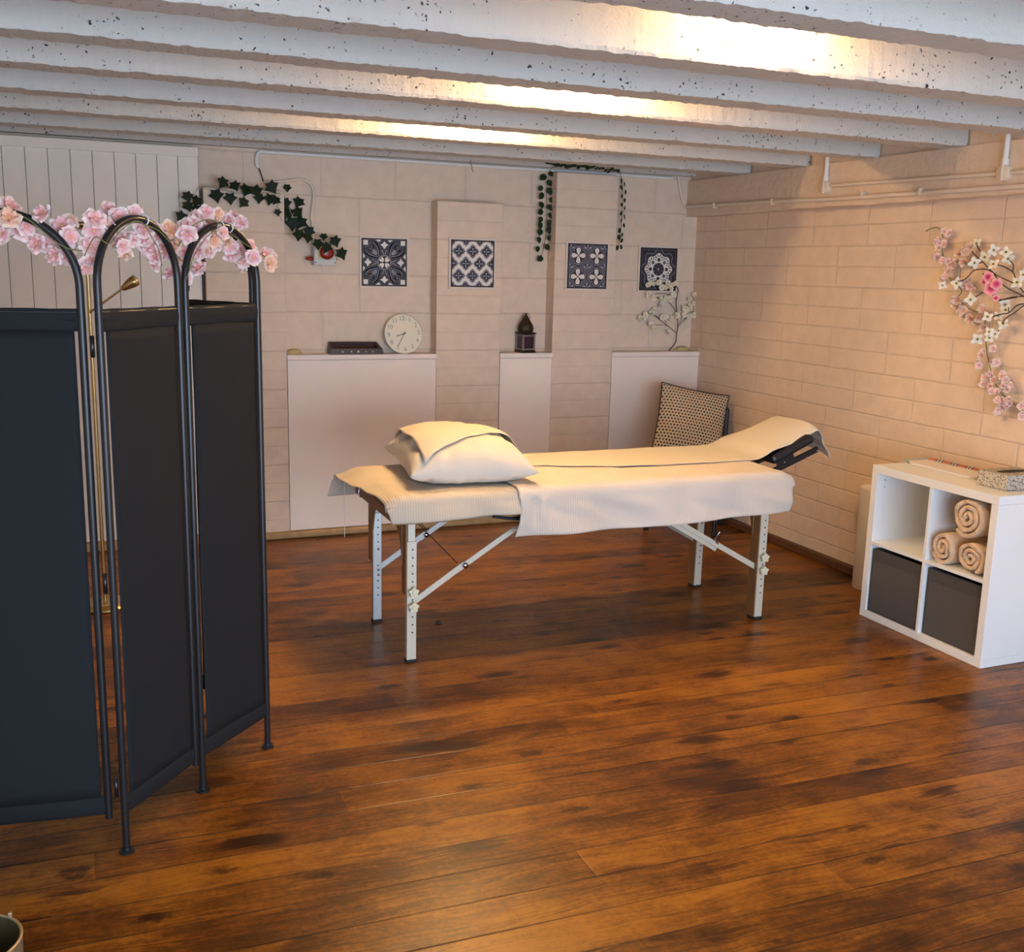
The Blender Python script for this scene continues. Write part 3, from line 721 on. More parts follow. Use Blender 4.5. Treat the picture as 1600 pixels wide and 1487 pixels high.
for q,(a,c) in ((c1(590,205),(PA,PB_)),(c1(1150,250),(PB_,PC)),(c1(1215,262),(PB_,PC))):
    p0,n=up_plane(a,c,0); pos=on_plane(*q,p0,n); d=(c-a).normalized()
    pts=[pos+(n*math.cos(k*2*PI/16)+Vector((0,0,1))*math.sin(k*2*PI/16))*.0135 for k in range(16)]
    MB().tube(pts,.002,6,closed=True).build('tie','pipew',t)

# garlands and branches hanging on the right wall
XW=XR-.03
a1=lambda x,y:(1400+x/7.825,330+y/7.825); b1=lambda x,y:(1460+x/7.4375,480+y/7.4375)
def spray(t,me_fn,pts,jit,face=(-1,-.55,.1),sc=(.85,1.15),name='blossom',off=.02,seed=1,extra=0):
    r=random.Random(seed)
    for x,y in pts:
        pos=atX(x,y,XW-r.uniform(0,off))
        put(me_fn(r,x,y),name,t,pos,Vector(face)+Vector((r.uniform(-jit,jit),r.uniform(-jit,jit),r.uniform(-jit,jit))),r.uniform(*sc),r)
        if r.random()<extra:
            put(me_fn(r,x,y),name,t,pos+Vector((.01,r.uniform(-.028,.028),r.uniform(-.028,.028))),Vector(face)+Vector((r.uniform(-jit,jit),r.uniform(-jit,jit),r.uniform(-jit,jit))),r.uniform(*sc)*.9,r)
t=thing('blossom_garland','trailing garland of small pink and peach blossoms hung on the right brick wall','garland',tuple(atX(1530,400,XW)))
ptsp=[a1(*q) for q in ((590,240),(650,265),(545,390),(500,380),(590,395),(525,445),(570,600),(655,655),(700,640),(500,560),(600,800),(830,890),(900,920),(865,865),(945,970),(640,735))]
ptso=[a1(*q) for q in ((825,620),(850,495),(770,520),(745,1090),(735,1150),(815,1215),(905,1310),(1020,1310),(1050,1190),(1085,1420),(990,1370))]
ptsb=[b1(*q) for q in ((680,480),(545,560),(515,675),(720,640),(590,810),(640,770),(790,800),(825,845),(800,910),(650,920),(670,975),(570,890),(740,1080),(850,1080),(785,1160),(740,1200),(1010,1150),(1020,1270),(870,1110),(1035,1240),(690,850))]
spray(t,lambda r,x,y:SM[r.randrange(2)],ptsp+ptsb,.7,sc=(.95,1.25),extra=.7,seed=3)
spray(t,lambda r,x,y:SM[2],ptso,.5,sc=(1.1,1.4),extra=.2,seed=4)
vb=MB(); vb.tube(catmull([atX(*a1(*q),XW) for q in ((365,245),(450,205),(530,210),(570,300),(560,450),(600,600),(660,680),(640,800),(800,960),(760,1060),(860,1170),(960,1220),(1080,1250),(1090,1400))]+[atX(*b1(*q),XW) for q in ((600,430),(615,560),(650,700),(680,830),(760,970),(840,1060),(940,1140),(1040,1180))],5),.0026,6)
vb.build('vine','green',t)
for x,y in (a1(570,300),a1(660,680),b1(650,700)):
    p=atX(x,y,XW); MB().tube([p,Vector((XR+.004,p.y,p.z))],.002,6).build('pin','pipew',t)
t=thing('dogwood_branch','brown twig branch with white four-petalled flowers on the right brick wall','flower branch',tuple(atX(1570,440,XW-.03)))
vb=MB()
for ln in (((1700,1080),(1565,990),(1480,900),(1330,830),(1200,760),(1060,620),(970,540),(930,490)),((1180,745),(1100,710),(960,720),(880,800),(815,845),(700,860)),((1700,1120),(1565,1040),(1400,960),(1300,890),(1200,770)),((1465,830),(1425,740),(1300,670),(1200,650)),((1425,740),(1435,660),(1390,600)),((1030,490),(985,405)),((1700,1080),(1565,1150),(1450,1240),(1330,1320),(1250,1470)),((1565,1130),(1480,1150),(1380,1240),(1280,1260),(1170,1290)),((1380,1240),(1375,1170)),((1060,620),(960,650)),((1565,1040),(1420,1050),(1260,1095)),((975,1045),(1065,990))):
    MB().tube(catmull([atX(*a1(*q),XW-.025-.012*math.sin(q[0]*.01)) for q in ln],4),.0026,6).build('twig','stem',t)
ptsd=[a1(*q) for q in ((570,905),(740,880),(910,1080),(960,630),(1085,560),(1190,645),(1195,475),(1370,580),(1345,500),(985,390),(1330,1140),(1340,1205),(1120,1290),(1250,1275),(1300,1390),(1555,775),(1480,870),(1640,700),(1640,1300))]+[b1(*q) for q in ((500,370),(635,285),(640,355),(705,310),(800,190))]
spray(t,lambda r,x,y:DG,ptsd,.45,sc=(.75,1.0),off=.05,seed=6,face=(-1,-.6,.15))
t=thing('orchid_stem','magenta pink orchid blooms amid the white dogwood flowers on the right wall','orchid',tuple(atX(1545,445,XW-.06)))
for (x,y),s_ in ((a1(1125,800),.8),(a1(1165,940),1.1),(a1(1225,890),.85),(a1(1222,1060),.5),(a1(1075,860),.5)):
    put(OR,'bloom',t,atX(x,y,XW-.065),Vector((-1,-.55,.05)),s_,random.Random(int(x)))
MB().tube(catmull([atX(*a1(*q),XW-.045) for q in ((1060,760),(1130,830),(1180,930),(1230,1060),(1300,1080),(1480,1050))],5),.0025,6).build('twig','stem',t)

# dried white branch on the ledge
d1=lambda x,y:(980+x/7.823,370+y/7.823)
t=thing('dried_branch','bare twig with tiny cream flowers leaning on the wall above the right ledge','branch',tuple(atY(*d1(505,1398),YB-.035)))
vb=MB(); D=lambda q,y=YB-.03:atY(*d1(*q),y)
for ln,r in ((((505,1398),(590,1290),(605,1180),(620,1090),(610,950),(600,800),(615,690),(622,640),(585,590)),.0032),(((605,1180),(540,1120),(420,1030),(330,960),(250,930),(220,970)),.002),(((620,1095),(690,1020),(760,960),(860,840),(872,750),(850,720)),.002),(((605,920),(510,800),(430,760),(350,740)),.002),(((600,760),(500,700),(350,690)),.0018),(((640,1050),(690,920),(700,850)),.0016),(((490,1085),(400,1075),(330,1080)),.0014),(((480,1060),(440,970)),.0014),(((300,925),(400,1000)),.0014),(((585,600),(520,640),(430,620)),.0016)):
    MB().tube(catmull([D(q) for q in ln],5),r,6).build('twig','stem',t)
r=random.Random(11)
for q in ((250,570),(310,580),(380,555),(430,600),(460,630),(520,580),(570,580),(550,640),(270,710),(330,740),(400,820),(460,750),(520,760),(560,720),(420,760),(230,960),(200,1000),(170,980),(310,930),(340,910),(430,970),(470,1000),(310,1090),(270,1070),(330,1110),(590,970),(560,1000),(700,850),(740,900),(770,870),(720,960),(800,930),(840,880),(820,700),(850,740),(780,740),(760,990),(880,870),(840,820),(490,1170),(800,960),(690,880)):
    for k in range(2):
        put(TN[r.randrange(2)],'blossom',t,D((q[0]+r.uniform(-22,22),q[1]+r.uniform(-22,22)),YB-.03-r.uniform(0,.02)),(r.uniform(-.8,.5),-1,r.uniform(-.5,.9)),r.uniform(1.25,1.85),r)

# ------------------------------------------------------------------ leaf garlands
def leaf_mesh(name,outline,mt,cup=.12):
    b=MB(); n=len(outline)
    vs=[(0,0,0)]+[(x,y,-cup*(x*x+y*y)**.5+.06*abs(x)) for x,y in outline]
    b.add(vs,[(0,1+i,1+(i+1)%n) for i in range(n)],0,True)
    o=b.build(name,mt,None,origin=(0,0,0),fixn=False,); me=o.data; bpy.data.objects.remove(o); return me
IVO=[(0,-1.0),(.26,-.62),(.42,-.42),(.58,-.30),(.95,.02),(.62,.16),(.50,.30),(.52,.66),(.24,.56),(0,.50),(-.24,.56),(-.52,.66),(-.50,.30),(-.62,.16),(-.95,.02),(-.58,-.30),(-.42,-.42),(-.26,-.62)]
IVY=leaf_mesh('leaf_ivy',IVO,'ivy'); RND=leaf_mesh('leaf_round',[(.0,-1.15),(.28,-.85),(.66,-.45),(.78,0),(.62,.5),(.3,.8),(0,.72),(-.3,.8),(-.62,.5),(-.78,0),(-.66,-.45),(-.28,-.85)],'leaf')
def put_leaf(me,t,pos,sc,ang,r,nrm=(0,-1,0)):
    o=bpy.data.objects.new('leaf',me); COL.objects.link(o); o.parent=t
    n=(Vector(nrm)+Vector((r.uniform(-.35,.35),0,r.uniform(-.25,.35)))).normalized()
    Y=Vector((0,0,1)); Y=(Y-n*Y.dot(n)).normalized(); X=Y.cross(n)
    q=Matrix((X,Y,n)).transposed().to_4x4()
    Wd=Matrix.Translation(pos)@q@Matrix.Rotation(ang,4,'Z')@Matrix.Scale(sc,4)
    o.matrix_local=wm(t).inverted()@Wd; WM[o]=Wd
i1=lambda x,y:(x/2.857,180+y/2.857)
t=thing('ivy_garland','dark green ivy garland draped over the left pillar and down to the switch box','ivy garland',(.95,YP-.02,2.08)); r=random.Random(21)
for x,y in ((837,360),(838,402),(880,420),(812,452),(880,380),(965,355),(997,298),(1047,312),(1028,368),(1090,388),(1100,330),(1143,335),(1158,368),(1212,318),(1205,372),(1232,376),(1283,322),(1275,390),(1335,385),(1240,432),(1267,458),(1285,430),(1330,432),(1305,480),(1342,475),(1335,530),(1380,515),(1375,545),(1445,540),(1495,560),(1525,615),(1420,572),(1460,588),(870,455),(820,490),(828,760),(850,500)):
    Y=YP-.03 if x<1262 else (YB-.03 if y<520 else YB-.145)
    big=.044 if x not in (1240,1267,1445,1283) else .028
    put_leaf(IVY,t,atY(*i1(x,y),Y),big*r.uniform(.85,1.15)*(1.08 if Y>YP else 1),r.uniform(-.7,.7),r)
vb=MB(); vb.tube(catmull([atY(*i1(*q),YP-.015) for q in ((825,770),(832,640),(850,480),(862,380),(890,322),(960,325),(1080,350),(1180,345),(1245,350))]+[atY(*i1(*q),YB-.025) for q in ((1275,370),(1300,440),(1330,510))]+[atY(*i1(*q),YB-.14) for q in ((1400,540),(1470,570),(1510,620))],6),.0024,6)
vb.build('vine','string',t); MB().tube(catmull([atY(*i1(*q),YP-.015) for q in ((1245,350),(1240,420),(1262,475))],5),.0016,6).build('vine','string',t)
l1=lambda x,y:(780+x/3.7175,220+y/3.7175)
t=thing('leaf_garland','green round-leaved garland hung over the top of the right pillar','leaf garland',(3.13,YP-.02,2.29)); r=random.Random(22)
for x,y in ((258,210),(243,275),(248,318),(247,370),(243,412),(243,455),(240,490),(238,528),(233,573),(225,627),(300,190),(293,243),(295,290),(305,343),(297,385),(300,432),(293,478),(292,517),(293,563),(280,617),(240,683)):
    put_leaf(RND,t,atY(*l1(x,y),YB-.05),.0245*r.uniform(.85,1.15),r.uniform(-.6,.6)+(.5 if x>270 else -.4),r)
for x,y in ((712,230),(728,250),(735,297),(710,270),(712,320),(730,345),(712,370),(730,390),(710,420),(728,440),(710,460),(725,490),(700,520),(715,545),(697,560),(713,578),(710,615),(686,620)):
    put_leaf(RND,t,atY(*l1(x,y),YP+.015),.0195*r.uniform(.8,1.1),r.uniform(-.8,.8),r,(.55,-1,0))
for k in range(24):
    x=lerp(285,690,k/23); y=lerp(130,172,k/23)+r.uniform(-12,14)
    put_leaf(RND,t,atY(*l1(x,y),YP-.02-r.uniform(0,.02)),.019*r.uniform(.8,1.1),r.uniform(-1.5,1.5),r,(0,-.6,-.9))
vb=MB()
vb.tube(catmull([atY(*l1(*q),YB-.04) for q in ((242,680),(262,600),(275,500),(278,400),(275,300),(290,200))]+[atY(*l1(*q),YP-.02) for q in ((320,150),(450,150),(580,162),(690,178))]+[atY(*l1(*q),YP+.03) for q in ((712,240),(718,320),(716,400),(706,520),(690,640))],5),.0018,6)
vb.build('vine','stem',t)
# ------------------------------------------------------------------ tile pictures
def clip(poly,x0=-1,x1=1,y0=-1,y1=1):
    def cut(P,f,g):
        out=[]
        for i in range(len(P)):
            a=P[i-1];b=P[i]
            if f(a)!=f(b): out.append(g(a,b))
            if f(b): out.append(b)
        return out
    def lin(ax,v): return lambda a,b:tuple(a[k]+(b[k]-a[k])*(v-a[ax])/(b[ax]-a[ax]) for k in (0,1))
    for f,g in ((lambda p:p[0]>=x0,lin(0,x0)),(lambda p:p[0]<=x1,lin(0,x1)),(lambda p:p[1]>=y0,lin(1,y0)),(lambda p:p[1]<=y1,lin(1,y1))):
        if len(poly)<3: return []
        poly=cut(poly,f,g)
    return poly
class Pat:
    MATS=['deep','navy','ink','line','tile']
    def __init__(s): s.it=[]
    def poly(s,P,m,l): s.it.append((P,m,l)); return s
    def line(s,P,w,m,l):
        for a,b in zip(P[:-1],P[1:]):
            dx,dy=b[0]-a[0],b[1]-a[1]; L=math.hypot(dx,dy) or 1; nx,ny=-dy/L*w/2,dx/L*w/2; ex,ey=dx/L*w*.3,dy/L*w*.3
            s.poly([(a[0]+nx-ex,a[1]+ny-ey),(a[0]-nx-ex,a[1]-ny-ey),(b[0]-nx+ex,b[1]-ny+ey),(b[0]+nx+ex,b[1]+ny+ey)],m,l)
        return s
    def circ(s,x,y,r,m,l,n=24,ry=None): return s.poly([(x+r*math.cos(2*PI*k/n),y+(ry or r)*math.sin(2*PI*k/n)) for k in range(n)],m,l)
    def build(s,t,xc,zc,half,Y):
        b=MB(); e=.00028
        for P,m,l in s.it:
            P=clip(P)
            if len(P)<3: continue
            k=len(b.v); b.add([(xc+x*half,Y-e*l,zc+y*half) for x,y in P],[tuple(range(len(P)))],s.MATS.index(m))
        return b.build('print',[M[q] for q in s.MATS],t,fixn=False)
def quat(cx,cy,r,k=4,tip=1.0,n=48,rot=0,lob=.30):
    return [(cx+r*(1-lob+lob*abs(math.cos(k/2*(a:=2*PI*i/n)))**tip*1.0)*math.cos(a+rot),cy+r*(1-lob+lob*abs(math.cos(k/2*a))**tip)*math.sin(a+rot)) for i in range(n)]
def star(cx,cy,r,n=64):                        # ogee quatrefoil with four points
    P=[]
    for i in range(n):
        a=2*PI*i/n; rr=r/(abs(math.cos(a))+abs(math.sin(a)))*(1+.075*math.cos(8*a+PI)*(1-abs(math.cos(2*a))**6))
        P.append((cx+rr*math.cos(a),cy+rr*math.sin(a)))
    return P
def pet(cx,cy,a,r0,r1,w,n=14):
    P=[]
    for k in range(n):
        th=2*PI*k/n; u=(r0+r1)/2+(r1-r0)/2*math.cos(th); v=w*math.sin(th)*(.65+.35*math.cos(th))
        P.append((cx+u*math.cos(a)-v*math.sin(a),cy+u*math.sin(a)+v*math.cos(a)))
    return P
def border(p):
    for x0,y0,x1,y1 in ((-1,.94,1,1),(-1,-1,1,-.94),(-1,-1,-.94,1),(.94,-1,1,1)): p.poly([(x0,y0),(x1,y0),(x1,y1),(x0,y1)],'deep',9)
    return p
def pat1():
    p=Pat(); p.poly([(-1,-1),(1,-1),(1,1),(-1,1)],'navy',1)
    for k in range(4):
        R=lambda P,k=k:[(x*math.cos(k*PI/2)-y*math.sin(k*PI/2),x*math.sin(k*PI/2)+y*math.cos(k*PI/2)) for x,y in P]
        p.poly(R([(.72,.72),(.92,.72),(.92,.92),(.72,.92)]),'tile',3)
        for sx in (1,-1):
            p.poly(R([(sx*.14,.95),(sx*.40,.95),(sx*.24,.84)]),'tile',2)
        p.poly(R([(0,.88),(.09,.78),(.19,.73),(.09,.68),(0,.56),(-.09,.68),(-.19,.73),(-.09,.78)]),'tile',4)
        for m in (1,-1):
            def Q(P,m=m): return R([(x,y) if m>0 else (y,x) for x,y in P])
            sp=[(.20,.30),(.24,.55),(.34,.76),(.50,.86),(.62,.78),(.64,.66),(.56,.58),(.49,.63),(.52,.70)]
            sp2=catmull([(a,c,0) for a,c in sp],4); sp2=[(q[0],q[1]) for q in sp2]
            p.line(Q(sp2),.085,'deep',3); p.line(Q([(x*1.0+.035,y-.02) for x,y in sp2]),.022,'line',4); p.line(Q([(x-.04,y+.03) for x,y in sp2]),.018,'ink',4)
            p.line(Q([(.32,.36),(.40,.52),(.50,.48)]),.02,'line',4)
        p.line(R([(.03,.34),(.06,.44),(.12,.52)]),.02,'line',4); p.line(R([(-.03,.34),(-.06,.44),(-.12,.52)]),.02,'line',4); p.line(R([(.34,.34),(.58,.58)]),.02,'line',4)
        p.poly(R([(.30,.30),(.44,.34),(.52,.52),(.34,.44)]),'ink',2)
        hp=[(.04,.04),(.10,.24),(.16,.20),(.22,.22),(.20,.16),(.24,.10)]
    p.circ(0,0,.30,'line',5,32); p.circ(0,0,.275,'deep',6,32)
    for k in range(4):
        a=PI/4+k*PI/2; p.poly(pet(0,0,a-.26,.05,.25,.075),'tile',7); p.poly(pet(0,0,a+.26,.05,.25,.075),'tile',7)
    return border(p)
def pat2():
    p=Pat(); p.poly([(-1,-1),(1,-1),(1,1),(-1,1)],'tile',1)
    g=.64
    for j in range(-2,3):
        for i in range(-2,3):
            x=i*g+g/2; y=j*.52
            if j%2: x=i*g
            for r,m,l in ((.310,'deep',2),(.270,'line',3),(.245,'navy',4)): p.poly(star(x,y,r),m,l)
            p.poly(star(x,y,.19),'deep',5)
            for k in range(4): p.poly(pet(x,y,k*PI/2,.015,.15,.032),'line',6)
    return border(p)
def pat3():
    p=Pat(); p.poly([(-1,-1),(1,-1),(1,1),(-1,1)],'ink',1)
    for x in (-.47,.47):
        for y in (-.47,.47):
            for r,m,l in ((.47,'deep',2),(.425,'line',3),(.40,'navy',4)):
                P=[]
                for i in range(64):
                    a=2*PI*i/64; rr=r*(.70+.30*abs(math.cos(2*a))**.8); P.append((x+rr*math.cos(a),y+rr*math.sin(a)))
                p.poly(P,m,l)
            for k in range(4): p.poly(pet(x,y,k*PI/2,.02,.35,.15,20),'tile',5)
            p.circ(x,y,.03,'deep',6,12)
    for cx,cy in ((0,0),(0,.86),(0,-.86),(.88,0),(-.88,0),(.85,.85),(-.85,.85),(.85,-.85),(-.85,-.85)):
        for k in range(5): p.poly(pet(cx,cy-.08,PI/2+(k-2)*.62,.03,.20,.035),'line' if k%2==0 else 'deep',3)
    return border(p)
def pat4():
    p=Pat(); p.poly([(-1,-1),(1,-1),(1,1),(-1,1)],'navy',1)
    for r,m,l,w in ((.98,'line',2,.018),(.90,'ink',2,.02)):
        P=[]
        for i in range(97):
            a=2*PI*i/96; P.append((r*(.90+.10*math.cos(8*a))*math.cos(a),r*(.90+.10*math.cos(8*a))*math.sin(a)))
        p.line(P,w,m,l)
    p.line([(-.9,-.9),(.9,-.9),(.9,.9),(-.9,.9),(-.9,-.9)],.02,'ink',2)
    p.poly([(.76*(.93+.07*math.cos(8*a))*math.cos(a),.76*(.93+.07*math.cos(8*a))*math.sin(a)) for a in [2*PI*i/128 for i in range(128)]],'tile',3)
    for k in range(8):
        a=k*PI/4; cx,cy=.46*math.cos(a),.46*math.sin(a)
        for q in (-1.0,-.35,.35,1.0): p.poly(pet(cx,cy,a+q,.10,.25,.034),'deep',4)
        p.circ(cx-.02*math.cos(a),cy-.02*math.sin(a),.085,'navy' if k%2==0 else 'ink',4,18)
        b_=a+PI/8; p.circ(.50*math.cos(b_),.50*math.sin(b_),.028,'deep',4,10)
    p.circ(0,0,.30,'deep',5,36)
    for k in range(8): a=k*PI/4+PI/8; p.poly(pet(0,0,a,.12,.28,.045),'ink',6)
    p.circ(0,0,.09,'ink',7,20); p.circ(0,0,.035,'line',8,12)
    return border(p)
for pat,xc,zc,Y,lab in ((pat1,1.787,1.688,YB,'square blue and white tile picture of scrolls around a four-petal centre'),(pat2,2.327,1.694,YP,'square tile picture with a lattice of dark star diamonds on cream'),(pat3,3.134,1.697,YP,'square tile picture with four white four-petal flowers on slate blue'),(pat4,3.743,1.690,YB,'square navy tile picture with a white lace rosette behind the dried branch')):
    t=thing('tile_picture',lab,'picture',(xc,Y-.006,zc-.158),'tile pictures along the back wall')
    MB().box(xc-.158,xc+.158,Y-.0125,Y-.0015,zc-.158,zc+.158).build('backing_board','mount',t,bevel=.001)
    pat().build(t,xc,zc,.145,Y-.0126)

# ------------------------------------------------------------------ things on the ledges
ZL=1.129
# clock, leaning back on the wall
tl=math.radians(12); up=Vector((0,math.sin(tl),math.cos(tl))); fn_=Vector((0,-math.cos(tl),math.sin(tl))); rg=Vector((1,0,0))
cc=Vector((1.897,YP+.055,ZL+.1225*math.cos(tl)+.002))
t=thing('wall_clock','round cream clock with slim numerals leaning on the wall on the left ledge','clock',(cc.x,cc.y,ZL))
MB().lathe([(0,-.022),(.112,-.022),(.1225,-.012),(.125,.0),(.125,.005),(.1205,.006)],cc,64,ax=fn_).build('rim','clock',t)
MB().lathe([(.1206,.003),(0,.003)],cc,64,ax=fn_).build('dial','clock',t)
rot=math.radians(4)
for k in range(1,13):
    a=PI/2-k*PI/6+rot; cu=bpy.data.curves.new('numeral','FONT'); cu.body=str(k); cu.size=.040; cu.align_x='CENTER'; cu.align_y='CENTER'; cu.extrude=.0003; cu.offset=-.0002; cu.resolution_u=3
    tmp=bpy.data.objects.new('n',cu); COL.objects.link(tmp); dg=bpy.context.evaluated_depsgraph_get(); me=bpy.data.meshes.new_from_object(tmp.evaluated_get(dg)); bpy.data.objects.remove(tmp)
    me.materials.clear(); me.materials.append(M['num'])
    o=bpy.data.objects.new('numeral',me); COL.objects.link(o); o.parent=t
    p=cc+fn_*.0036+(rg*math.cos(a)+up*math.sin(a))*.097
    o.matrix_local=wm(t).inverted()@(Matrix.Translation(p)@Matrix((rg,up,fn_)).transposed().to_4x4()@Matrix.Rotation(rot*.6,4,'Z')); WM[o]=None
def hand(ang,L,w,name,off):
    d=rg*math.cos(ang)+up*math.sin(ang); n=fn_.cross(d)
    MB().obox(cc+fn_*off+d*(L/2-.008),(d,n,fn_),(L/2+.008,w/2,.0008)).build(name,'hand',t)
hand(math.radians(197),.052,.0050,'hour_hand',.006); hand(math.radians(242),.086,.0036,'minute_hand',.008)
MB().lathe([(0,.012),(.005,.011),(.005,.004),(0,.004)],cc,16,ax=fn_).build('hub','hand',t)
# walnut box
t=thing('wooden_tray','low dark walnut tray with five brass inlays beside the clock','tray',(1.587,6.345,ZL))
x0,x1,y0,y1=1.418,1.757,6.305,6.395
b=MB()
b.add([(x0,y0,ZL+.001),(x1,y0,ZL+.001),(x1,y1,ZL+.001),(x0,y1,ZL+.001),(x0+.006,y0+.004,ZL+.032),(x1-.010,y0+.004,ZL+.032),(x1-.026,y1-.01,ZL+.071),(x0+.008,y1-.01,ZL+.071)],[(0,1,5,4),(1,2,6,5),(3,0,4,7),(2,3,7,6),(0,3,2,1)])
b.add([(x0+.006,y0+.004,ZL+.032),(x1-.010,y0+.004,ZL+.032),(x1-.026,y1-.01,ZL+.071),(x0+.008,y1-.01,ZL+.071),(x0+.026,y0+.014,ZL+.036),(x1-.034,y0+.014,ZL+.036),(x1-.042,y1-.018,ZL+.064),(x0+.024,y1-.018,ZL+.064),(x0+.028,y0+.030,ZL+.018),(x1-.036,y0+.030,ZL+.018),(x1-.044,y1-.014,ZL+.045),(x0+.026,y1-.014,ZL+.045)],[(0,1,5,4),(1,2,6,5),(2,3,7,6),(3,0,4,7),(4,5,9,8),(5,6,10,9),(6,7,11,10),(7,4,8,11),(8,9,10,11)])
b.build('body','walnut',t,bevel=.0012,fixn=False)
for k,(u,r_) in enumerate(((.22,.0052),(.40,.0042),(.54,.0075),(.70,.0042),(.83,.0052))):
    c=(lerp(x0+.01,x1-.02,u),y0+.0015,ZL+.017)
    MB().lathe([(0,.0012),(r_,.0012),(r_,-.002)],c,16,ax=(0,-1,.13)).build('inlay','inlay',t)
# lantern
t=thing('lantern','small dark bronze onion-domed lantern on the middle ledge between the pillars','lantern',(2.733,6.355,ZL))
Lc=(2.733,6.355); rz=math.radians(52)
def sq(r): return [(Lc[0]+r*math.cos(rz+k*PI/2),Lc[1]+r*math.sin(rz+k*PI/2)) for k in range(4)]
def frus(b,r0,z0,r1,z1):
    a,c=sq(r0),sq(r1); b.add([(x,y,ZL+z0) for x,y in a]+[(x,y,ZL+z1) for x,y in c],[(0,1,2,3),(4,5,6,7)]+[(k,(k+1)%4,4+(k+1)%4,4+k) for k in range(4)])
b=MB(); frus(b,.074,.001,.074,.006); frus(b,.074,.006,.064,.018); b.build('base','bronze',t,bevel=.001)
b=MB(); frus(b,.058,.018,.058,.120)
b.build('pane','glass',t)
b=MB()
for x,y in sq(.060): b.box(x-.005,x+.005,y-.005,y+.005,ZL+.016,ZL+.122)
S4=sq(.060)
for k in range(4):
    a,c=S4[k],S4[(k+1)%4]
    for z in (.023,.112): b.bar((a[0],a[1],ZL+z),(c[0],c[1],ZL+z),.004,.010)
b.build('frame','trim',t)
b=MB(); frus(b,.066,.120,.078,.128); frus(b,.078,.128,.058,.134); b.build('cornice','bronze',t,bevel=.001)
b=MB(); b.lathe([(.046,.133),(.054,.148),(.056,.160),(.050,.178),(.036,.200),(.022,.220),(.012,.238),(.006,.252),(0,.256)],(Lc[0],Lc[1],ZL),8,smooth=False); b.build('dome','bronze',t)
b=MB(); b.tube([(Lc[0]+.028*math.cos(a),Lc[1],ZL+.232+.022*math.sin(a)) for a in [2*PI*k/20 for k in range(20)]],.002,6,closed=True); b.build('ring_handle','bronze',t)
# emergency stop box and its cable
t=thing('switch_box','grey isolator box with a red stop button half hidden by the ivy','switch box',(1.395,YB-.045,1.665))
X0,X1,Z0,Z1=1.333,1.470,1.662,1.805
MB().box(X0,X1,YB-.085,YB,Z0,Z1).build('case','boxgrey',t,bevel=.004)
MB().box(X0+.002,X1-.002,YB-.092,YB-.0855,Z0+.033,Z1-.002).build('cover','boxgrey',t,bevel=.003)
MB().box(X0+.024,X1-.022,YB-.094,YB-.0923,Z0+.042,Z1-.014).build('plate','yplate',t)
bc=(1.405,YB-.094,1.738)
MB().lathe([(.020,0),(.020,.012),(.040,.014),(.043,.022),(.038,.033),(.022,.038),(0,.039)],bc,32,ax=(0,-1,0)).build('stop_button','red',t)
for x in (X0+.010,X1-.010): MB().lathe([(0,.001),(.0035,.001),(.0035,-.002)],(x,YB-.0855,Z0+.016),10,ax=(0,-1,0)).build('screw','hole',t)
MB().lathe([(0,0),(.012,0),(.014,.01),(.014,.022),(.009,.026),(.009,.040),(0,.040)],(X0,YB-.045,1.700),14,ax=(-1,0,0)).build('gland','redd',t)
MB().lathe([(0,0),(.007,0),(.007,.012),(0,.012)],(X1,YB-.045,1.700),12,ax=(1,0,0)).build('gland','redd',t)
MB().lathe([(0,0),(.006,0),(.006,.010),(0,.010)],(1.392,YB-.05,Z0),12,ax=(0,0,-1)).build('gland','pipew',t)
e2=lambda x,y:(380+x/3.8095,200+y/3.8095)
P=[atY(*e2(*q),YB-.012) for q in ((180,325),(270,312),(345,305),(400,335),(420,390),(412,470),(405,530),(415,590),(418,670))]
tag(MB().tube(catmull(P,6),.0085,8).build('cable','pipe'),'painted cable curving down the wall into the stop button box','cable')
P=[atY(*e2(*q),YB-.014) for q in ((92,238),(80,215),(82,165),(100,135),(140,122),(250,130),(600,155),(1000,185),(1350,207),(1600,217))]+[atY(*l1(*q),YB-.014) for q in ((400,150),(700,165),(880,172),(1010,172))]
for q in P: q.z=min(q.z,2.302)
tag(MB().tube(catmull(P,6),.0105,10).build('conduit','pipew'),'long white conduit running along the top of the back wall','conduit')
P=[atY(*e2(*q),YB-.012) for q in ((92,236),(105,270),(120,318))]
tag(MB().tube(catmull(P,4),.004,8).build('cable','gapwood'),'short dark cable dropping from the bent left end of the white conduit','cable')
P=[atY(*l1(*q),YB-.012) for q in ((1000,172),(1035,185),(1045,240),(1058,320),(1075,368),(1090,385))]
tag(MB().tube(catmull(P,6),.0095,8).build('cable','pipe'),'grey painted cable curling down the wall in the far right corner','cable')
tag(MB().tube(catmull([atY(*q,YP-.06) for q in ((736,250),(735,254),(737,260),(738,266),(740,268)) ],4),.0018,6).build('ceiling_hook','hole'),'tiny wire hook hanging over the white conduit','hook')

